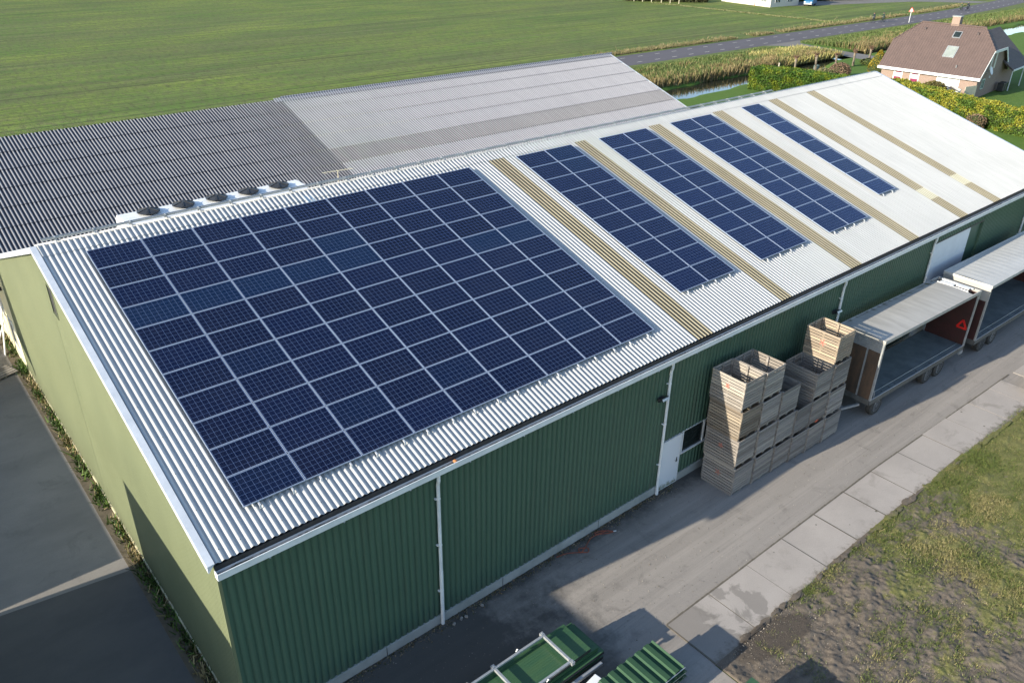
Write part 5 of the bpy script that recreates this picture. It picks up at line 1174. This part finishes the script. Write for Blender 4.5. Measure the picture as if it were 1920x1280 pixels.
tr_ = MB(); tr_.beam((-ov, y0-.01, EZ-.1), (vc-.1, y0-.01, sl_z(vc-.1)-.1), .04, .2, up=(0, 0, 1)); tr_.beam((vc-.1, y0-.02, sl_z(vc-.1)-.12), (Dp-vc+.1, y0-.02, sl_z(vc-.1)-.12), .05, .3); tr_.beam((Dp-vc+.1, y0-.01, sl_z(vc-.1)-.1), (Dp+ov, y0-.01, EZ-.1), .06, .26)
tr_.build('barge_board', MT['white'], hs_)
rg_ = MB(); rg_.tube([(rdg, y0+hy-.05, RZh+.02), (rdg, y1-hy+.05, RZh+.02)], .11, 8); rg_.tube([Cc, Dd], .09, 6); rg_.tube([Ff, Ee], .09, 6); rg_.build('ridge_tiles', MT['tiles'], hs_)
chm = MB(); chm.box(rdg-.1, rdg+.85, 5.0, 5.9, 6.2, 8.25); chm.build('chimney', MT['brick'], hs_); 
chp = MB().box(rdg-.16, rdg+.91, 4.94, 5.96, 8.25, 8.33); chp.build('chimney_cap', MT['concrete'], hs_)
def onroof(name, y, v, wy, wv, mat, framecol=None, open_=0):
    z = sl_z(v); sl = math.atan2(RZh-EZ, rdg+ov)
    T = Matrix.Translation((v, y, z)) @ Matrix.Rotation(-sl, 4, 'Y') @ Matrix.Rotation(0, 4, 'Z')
    fr_ = MB(); fr_.box(-wv/2-.08, wv/2+.08, -wy/2-.08, wy/2+.08, .0, .07, T=T); f_ = fr_.build('roof_window', MT['galv'], hs_)
    T2_ = T @ Matrix.Rotation(-open_, 4, 'Y'); g_ = MB(); g_.box(-wv/2, wv/2, -wy/2, wy/2, .072, .09, T=T2_); g_.build('pane', mat, f_)
onroof('roof_window', 4.3, 1.9, 1.15, 1.5, simple('sky_bright_glass', (.20, .23, .22), (.26, .29, .28), 1, .15))
onroof('roof_window', 4.6, 3.75, .75, .8, MT['glassdark'])
for yy in (8.5, 2.4):
    vt = MB(); vt.box(3.9, 4.15, yy-.12, yy+.12, sl_z(4.0)-.05, sl_z(4.0)+.22); vt.build('roof_vent', MT['tilesdark'], hs_)
vt = MB(); vt.tube([(.35, 2.8, sl_z(.35)), (.3, 2.8, sl_z(.35)+.3)], .06, 8); vt.build('roof_vent', MT['galv'], hs_)
# front windows (facing the barns)
curt = simple('magenta_curtain', (.22, .012, .07), (.16, .012, .055), 9, .8, stretch=(1, 9, 1)); nett = simple('white_net_curtain', (.45, .46, .46), (.38, .39, .39), 7, .8, stretch=(1, 9, 1))
for yy in (9.1, 7.1):
    g_ = MB(); g_.box(-.02, .0, yy-.45, yy+.45, .35, 2.15); p_ = g_.build('window', nett, hs_)
    g_ = MB(); g_.box(-.028, -.02, yy-.43, yy+.43, .42, 1.38); g_.box(-.028, -.02, yy-.35, yy+.35, 1.9, 2.03); g_.build('curtain', curt, p_)
    g_ = MB(); 
    for a in (yy-.55, yy+.45): g_.box(-.06, .01, a, a+.1, .25, 2.2)
    for z_ in (.25, 1.72, 2.14): g_.box(-.058, .01, yy-.45, yy+.45, z_, z_+.09)
    g_.build('window_frame', MT['white'], p_)
g_ = MB(); g_.box(-.02, .0, 2.0, 4.4, .1, 2.1); p_ = g_.build('patio_door', nett, hs_)
g_ = MB()
for a in (1.9, 3.15, 4.4): g_.box(-.06, .01, a, a+.1, .05, 2.15)
for z_ in (.05, 2.1): g_.box(-.058, .01, 2.0, 4.4, z_, z_+.1)
g_.box(-.05, .01, 2.0, 3.2, .1, 1.0); g_.build('door_frame', MT['white'], p_)
# gable side
g_ = MB(); g_.box(1.7, 2.6, -.03, 0.0, 1.0, 2.0); p_ = g_.build('window', MT['glassdark'], hs_); g_ = MB()
for a in (1.62, 2.1, 2.6): g_.box(a, a+.09, -.06, .0, .95, 2.05)
for z_ in (.93, 2.0): g_.box(1.62, 2.69, -.058, .0, z_, z_+.08)
g_.build('window_frame', simple('pale_green_frame', (.5, .6, .56), (.4, .5, .46), 3, .5), p_)
for vv in (3.5, 4.9):
    g_ = MB(); g_.box(vv-.28, vv+.28, -.04, .0, 3.0, 4.85); g_.build('window', simple('tall_pale_blind', (.58, .56, .50), (.5, .48, .43), 2, .6) if vv == 3.5 else bpy.data.materials['tall_pale_blind'], hs_)
dsh = MB(); T = Matrix.Translation((2.3, -.45, 3.05)) @ Matrix.Rotation(RAD(70), 4, 'X')
pr = [(.02, 0), (.2, .02), (.35, .06), (.48, .12), (.50, .12), (.36, .045), (.2, .0), (.02, -.02)]
b_ = MB().lathe(pr[:4], 20); dsh.add([tuple(T @ Vector(v)) for v in b_.v], b_.f); dsh.tube([(2.3, 0, 2.8), (2.3, -.4, 3.0)], .03, 6); dsh.build('satellite_dish', simple('dish_white', (.62, .65, .72), (.5, .53, .6), 3, .5), hs_)
lmp = MB().box(3.9, 4.1, -.12, .0, 2.0, 2.2).build('wall_lamp', MT['white'], hs_)
# wing at the back right
wg = MB(); wg.box(Dp-.6, Dp+5.6, .4, 8.2, 0, 2.6); wg.add([(Dp+5.6, -1.0, 2.4), (Dp+5.6, 7.6, 2.4), (Dp+5.6, 3.3, 6.3)], [(0, 1, 2)]); wg.build('wing_wall', MT['brick'], hs_)
roofslab('wing_roof', [(Dp-.9, -1.3, 2.5), (Dp+5.9, -1.3, 2.5), (Dp+5.9, 3.3, 6.5), (Dp-3.4, 3.3, 6.5)], MT['tilesdark'], hs_)
roofslab('wing_roof', [(Dp+5.9, 7.9, 2.5), (Dp-.9, 7.9, 2.5), (Dp-3.4, 3.3, 6.5), (Dp+5.9, 3.3, 6.5)], MT['tilesdark'], hs_)
g_ = MB(); g_.beam((Dp-1.0, -1.35, 2.45), (Dp+5.9, -1.35, 2.45), .06, .22); g_.build('wing_gutter', MT['white'], hs_)
g_ = MB(); T = Matrix.Translation((Dp-.2, .5, 2.5+1.8*4/4.6)) @ Matrix.Rotation(math.atan2(4.0, 4.6), 4, 'X'); g_.box(-.35, .35, -.8, .8, .05, .13, T=T); g_.build('roof_window', simple('blue_glass', (.16, .32, .60), (.2, .38, .65), 2, .1), hs_)
g_ = MB()
for xx in (Dp-.7, Dp+4.0): g_.tube([(xx, -1.2, 0), (xx, -1.2, 2.5)], .06, 8)
g_.build('porch_post', MT['white'], hs_)
for k, (xx, yy) in enumerate(((Dp-2.0, -.7), (Dp-1.2, -.7))):
    o = MB(); o.box(-.3, .3, -.35, .35, .1, 1.0); o.box(-.33, .33, -.4, .36, 1.0, 1.08); 
    tt = thing('wheelie_bin', ['dark bin nearest the dish against the shaded gable', 'dark bin beside the porch post'][k], 'bin', HC+Vector((xx*math.cos(HD)-yy*math.sin(HD), xx*math.sin(HD)+yy*math.cos(HD), 0)), HD)
    o.build('bin_body', MT['dark'], tt, bevel=.03)
# wooden screen, small table and garden bits
sc_n = thing('garden_screen', 'pale vertical-board screen at the near corner of the house', 'screen', HC+Vector((-.3, -.2, 0)), RAD(170))
for k in range(9): MB().box(k*.24, k*.24+.22, -.02, .02, 0, 1.7).build('screen_board', simple('pale_screen', (.55, .52, .40), (.48, .45, .34), 3, .8) if k == 0 else bpy.data.materials['pale_screen'], sc_n)
tb = thing('rabbit_hutch', 'small white hutch with dark sloping roof behind the conifer hedge', 'hutch', (96.3, 25.4, 0), RAD(10)); MB().box(-.7, .7, -.5, .5, 0, 1.5).build('hutch_body', MT['white'], tb); MB().add([(-.8, -.6, 1.5), (.8, -.6, 1.5), (.8, .6, 1.75), (-.8, .6, 1.75), (-.8, -.6, 1.45), (.8, -.6, 1.45), (.8, .6, 1.7), (-.8, .6, 1.7)], [(0, 1, 2, 3), (4, 7, 6, 5), (0, 4, 5, 1), (1, 5, 6, 2), (2, 6, 7, 3), (3, 7, 4, 0)]).build('hutch_roof', MT['glassdark'], tb)

# ================================================================== far farmhouse, hedge, van
fh = thing('farmhouse', 'long white farmhouse with grey shaded end wall at the top of the picture', 'house', (164.0, 96.2, 0), RAD(-6))
q = MB(); q.add([(0, 0, 0), (9.5, 0, 0), (9.5, 14.5, 0), (0, 14.5, 0), (0, 0, 3.0), (9.5, 0, 3.0), (9.5, 14.5, 3.0), (0, 14.5, 3.0)], [(0, 4, 7, 3), (0, 1, 5, 4), (1, 2, 6, 5), (2, 3, 7, 6)]); q.add([(0, 0, 3), (9.5, 0, 3), (4.75, 0, 6.5)], [(0, 1, 2)]); q.build('wall', brickmat('white_brick', (.62, .58, .54), (.55, .51, .48), (.5, .48, .45)), fh)
q = MB(); q.add([(-.4, -.4, 2.8), (-.4, 14.9, 2.8), (4.75, 14.9, 6.7), (4.75, -.4, 6.7)], [(0, 3, 2, 1)]); q.add([(9.9, -.4, 2.8), (9.9, 14.9, 2.8), (4.75, 14.9, 6.7), (4.75, -.4, 6.7)], [(0, 1, 2, 3)]); q.build('roof', MT['tilesdark'], fh)
for k, yy in enumerate((1.2, 2.0, 6.6, 7.7)):
    q = MB().box(-.04, .0, yy, yy+.65, 1.0, 2.0).build('window', MT['glassdark'], fh); f = MB()
    for a in (yy-.06, yy+.3, yy+.65): f.box(-.07, .01, a, a+.07, .95, 2.05)
    f.box(-.068, .01, yy, yy+.65, .93, 1.0); f.build('window_frame', MT['white'], q)
for k, xx in enumerate((1.5, 5.6)):
    q = MB().box(xx, xx+1.6, -.04, .0, .9, 2.2).build('window', MT['glassdark'], fh); f = MB()
    for a in (xx-.08, xx+.5, xx+1.02, xx+1.6): f.box(a, a+.1, -.07, .01, .85, 2.25)
    f.box(xx, xx+1.6, -.068, .01, .83, .9); f.build('window_frame', MT['white'], q)
dp = MB().tube([(-.06, 4.4, 0), (-.06, 4.4, 2.8)], .06, 6); dp.build('downpipe', MT['red'], fh)
vn = thing('blue_van', 'blue van with pale front parked beside the far farmhouse', 'van', (175.6, 93.6, .0), RAD(200))
blu = simple('van_blue', (.03, .16, .34), (.025, .13, .28), 1, .3)
q = MB(); prof = [(-2.3, .35), (2.2, .35), (2.35, .6), (2.3, 1.0), (1.5, 1.25), (.85, 1.95), (-2.2, 2.0), (-2.35, 1.8)]
n = len(prof); q.add([(a, -.95, c) for a, c in prof]+[(a, .95, c) for a, c in prof], [tuple(range(n)), tuple(range(n, 2*n))[::-1]]+[(i, n+i, n+(i+1) % n, (i+1) % n) for i in range(n)]); q.build('body', blu, vn, bevel=.06)
q = MB(); q.add([(1.46, -.8, 1.30), (1.46, .8, 1.30), (.92, .8, 1.90), (.92, -.8, 1.90)], [(0, 1, 2, 3)]); o_ = q.build('windscreen', MT['glassdark'], vn); o_.location = (.03, 0, .02)
for s in (-1, 1): MB().box(.0, 1.0, s*.96-.01, s*.96+.01, 1.25, 1.75).build('side_window', MT['glassdark'], vn)
for xx in (-1.5, 1.5):
    for s in (-1, 1): wheel(vn, xx, s*.85, .33, .33, .2)
for s in (-1, 1): MB().box(2.28, 2.38, s*.7-.15, s*.7+.15, .75, .95).build('headlight', MT['white'], vn)
MB().box(2.30, 2.40, -.85, .85, .38, .62).build('bumper', MT['tarpwhite'], vn)
# tree belt left of the farmhouse and dark hedge right of it
for k in range(6):
    x = 147.5+k*.9+rnd.uniform(-.3, .3); y = 121.5-k*1.9; t = thing('field_tree', 'slim bare tree with pale trunk, %s from the left in the row beside the farmhouse' % ORD[k], 'tree', (x, y, 0), group='trees beside the far farmhouse')
    MB().tube([(0, 0, 0), (.05, .05, 1.5), (0, 0, 4.5)], [.11, .09, .03], 6).build('trunk', simple('pale_trunk', (.42, .40, .30), (.3, .28, .2), 4, .9) if k == 0 else bpy.data.materials['pale_trunk'], t)
    nn_ = 500; P = rg.normal(size=(nn_, 3))*np.array([.7, .7, 1.2])+np.array([0.3, .3, 3.6]); leafcloud(P, .16, pal(nn_, [(.10, .09, .04), (.07, .075, .03), (.14, .11, .06)]), 'crown', t)
n = 5000; u = rg.uniform(0, 1, n); P = np.stack([147+u*13+rg.normal(size=n)*.5, 123.3-u*12.5+rg.normal(size=n)*.5, rg.uniform(0, 1.5, n)], 1); t = thing('boundary_scrub', 'dark scrub hedge under the slim trees beside the farmhouse', 'hedge'); leafcloud(P, .35, pal(n, [(.055, .06, .025), (.08, .075, .035), (.04, .05, .02)]), 'foliage', t)
hedge('dark_hedge', 'dark hedge beyond the van at the top edge', 'hedge', [(178, 102), (190, 97.5), (201, 93.6)], 2.0, 1.6, [(.02, .025, .012), (.035, .035, .018), (.05, .035, .025)], dens=14, leaf=.4)
n = 4200; u = rg.uniform(0, 1, n)**1.0; x = 148.5+u*8; 
# pale grass line along the field corner
L1 = [(148.3, 116.5), (149.6, 103), (150.8, 90.5), (151.6, 82), (152.4, 74.3)]
P = []
for (a, b), (c, d) in zip(L1[:-1], L1[1:]): u = rg.uniform(0, 1, 900); P.append(np.stack([a+(c-a)*u+rg.normal(size=900)*.22, b+(d-b)*u], 1))
P = np.concatenate(P); blades(P[:, 0], P[:, 1], np.zeros(len(P)), rg.uniform(.08, .22, len(P)), rg.uniform(.1, .2, len(P)), pal(len(P), [(.22, .21, .12), (.17, .18, .08), (.13, .16, .05)]), 'dry_grass', .4)

# warning sign, marker post
sg = thing('warning_sign', 'white-posted triangular road warning sign with red border beside the road', 'sign', (164.6, 65.7-.9, 0), RAD(205))
MB().tube([(0, 0, 0), (0, 0, 2.3)], .05, 8).build('post', MT['white'], sg)
def tri(s, y0_, y1_, z): return ([(0+y0_, 0, z+s*.66), (y0_, -s*.57, z-s*.33), (y0_, s*.57, z-s*.33), (y1_, 0, z+s*.66), (y1_, -s*.57, z-s*.33), (y1_, s*.57, z-s*.33)], [(0, 1, 2), (3, 5, 4), (0, 3, 4, 1), (1, 4, 5, 2), (2, 5, 3, 0)])
a_, b_ = tri(.85, .05, .07, 2.3); MB().add(a_, b_).build('sign_border', MT['red'], sg); a_, b_ = tri(.60, .045, .075, 2.28); MB().add(a_, b_).build('sign_face', MT['white'], sg)

# ================================================================== cyclists
def cyclist(i, x, y, heading, shirt, lbp, lbb, grp):
    r = random.Random(i)
    bk = thing('bicycle', lbb, 'bicycle', (x, y, 0), heading, group='bicycles on the road')
    for xx in (-.52, .52):
        w_ = MB(); N_ = 20
        for k in range(N_): a0, a1 = 2*math.pi*k/N_, 2*math.pi*(k+1)/N_; w_.tube([(xx+.33*math.cos(a0), 0, .35+.33*math.sin(a0)), (xx+.33*math.cos(a1), 0, .35+.33*math.sin(a1))], .022, 5, caps=False)
        for k in range(8): a0 = math.pi*k/4; w_.tube([(xx, 0, .35), (xx+.32*math.cos(a0), 0, .35+.32*math.sin(a0))], .004, 3)
        w_.build('wheel', MT['rubber'], bk)
    f_ = MB(); f_.tube([(-.52, 0, .35), (-.05, 0, .33), (-.2, 0, .85), (-.52, 0, .35)], .016, 6); f_.tube([(-.05, 0, .33), (.38, 0, .82), (-.18, 0, .80)], .018, 6); f_.tube([(.52, 0, .35), (.38, 0, .82), (.35, 0, 1.02)], .016, 6); f_.build('frame', MT['dark'], bk)
    f_ = MB(); f_.tube([(.25, -.28, 1.02), (.35, -.1, 1.04), (.35, .1, 1.04), (.25, .28, 1.02)], .016, 6); f_.build('handlebar', MT['galv'], bk)
    f_ = MB(); f_.lathe([(.02, .9), (.09, .92), (.08, .96), (.01, .98)], 8, c=(-.24, 0, 0)); f_.build('saddle', MT['dark'], bk)
    ps_ = thing('person', lbp, 'person', (x, y, 0), heading, group='people cycling on the road')
    J = {'pel': (-.2, 0, 1.0), 'wai': (-.12, 0, 1.2), 'che': (-.02, 0, 1.42), 'nek': (.05, 0, 1.56), 'hed': (.09, 0, 1.66), 'crn': (.08, 0, 1.76),
         'sl': (-.02, .18, 1.47), 'el': (.12, .25, 1.24), 'hl': (.27, .27, 1.07), 'sr': (-.02, -.18, 1.47), 'er': (.12, -.25, 1.24), 'hr': (.27, -.27, 1.07),
         'pl': (-.19, .10, .97), 'kl': (.18, .12, .86), 'al': (.02, .12, .46), 'tl': (.16, .12, .42), 'pr': (-.19, -.10, .97), 'kr': (.16, -.12, .68), 'ar': (-.06, -.12, .28), 'tr': (.08, -.12, .24)}
    Rr = {'pel': .145, 'wai': .13, 'che': .155, 'nek': .06, 'hed': .095, 'crn': .075, 'sl': .075, 'el': .05, 'hl': .038, 'sr': .075, 'er': .05, 'hr': .038, 'pl': .10, 'kl': .065, 'al': .045, 'tl': .04, 'pr': .10, 'kr': .065, 'ar': .045, 'tr': .04}
    E_ = [('pel', 'wai'), ('wai', 'che'), ('che', 'nek'), ('nek', 'hed'), ('hed', 'crn'), ('che', 'sl'), ('sl', 'el'), ('el', 'hl'), ('che', 'sr'), ('sr', 'er'), ('er', 'hr'), ('pel', 'pl'), ('pl', 'kl'), ('kl', 'al'), ('al', 'tl'), ('pel', 'pr'), ('pr', 'kr'), ('kr', 'ar'), ('ar', 'tr')]
    names = list(J); me = bpy.data.meshes.new('body'); me.from_pydata([J[k] for k in names], [(names.index(a), names.index(b)) for a, b in E_], []); o = bpy.data.objects.new('body', me); COL.objects.link(o); o.parent = ps_
    md = o.modifiers.new('skin', 'SKIN'); 
    for k, nme in enumerate(names): me.skin_vertices[0].data[k].radius = (Rr[nme]*1.2, Rr[nme]*1.2); me.skin_vertices[0].data[k].use_root = (nme == 'pel')
    o.modifiers.new('sub', 'SUBSURF').levels = 1; o.modifiers['sub'].render_levels = 1; me.materials.append(shirt)
    MB().lathe([(.10, 1.70), (.105, 1.76), (.08, 1.82), (.02, 1.84)], 12, c=(.08, 0, 0)).build('hair', MT['dark'] if i % 2 else MT['twig'], ps_, smooth=True)
    MB().lathe([(.03, 1.60), (.075, 1.63), (.085, 1.68), (.07, 1.73)], 10, c=(.115, 0, 0)).build('face', simple('skin', (.45, .27, .19), (.4, .24, .17), 3, .6) if 'skin' not in bpy.data.materials else bpy.data.materials['skin'], ps_, smooth=True)
navy = simple('navy_clothes', (.02, .03, .045), (.012, .018, .03), 4, .9); dkg = simple('dark_green_clothes', (.02, .045, .04), (.015, .03, .03), 4, .9); olv = simple('olive_clothes', (.05, .08, .04), (.03, .05, .03), 4, .9)
cyclist(0, 158.6, 69.0, RAD(176), navy, 'person in dark clothes cycling, left one of the near pair', 'bicycle ridden by the left person of the near pair', '')
cyclist(1, 160.6, 68.1, RAD(176), dkg, 'person in dark clothes cycling, right one of the near pair', 'bicycle ridden by the right person of the near pair', '')
cyclist(2, 194.2, 68.0, RAD(172), olv, 'person in olive clothes cycling, left one of the far pair', 'bicycle ridden by the left person of the far pair', '')
cyclist(3, 196.6, 67.6, RAD(172), navy, 'person in dark clothes cycling, right one of the far pair', 'bicycle ridden by the right person of the far pair', '')
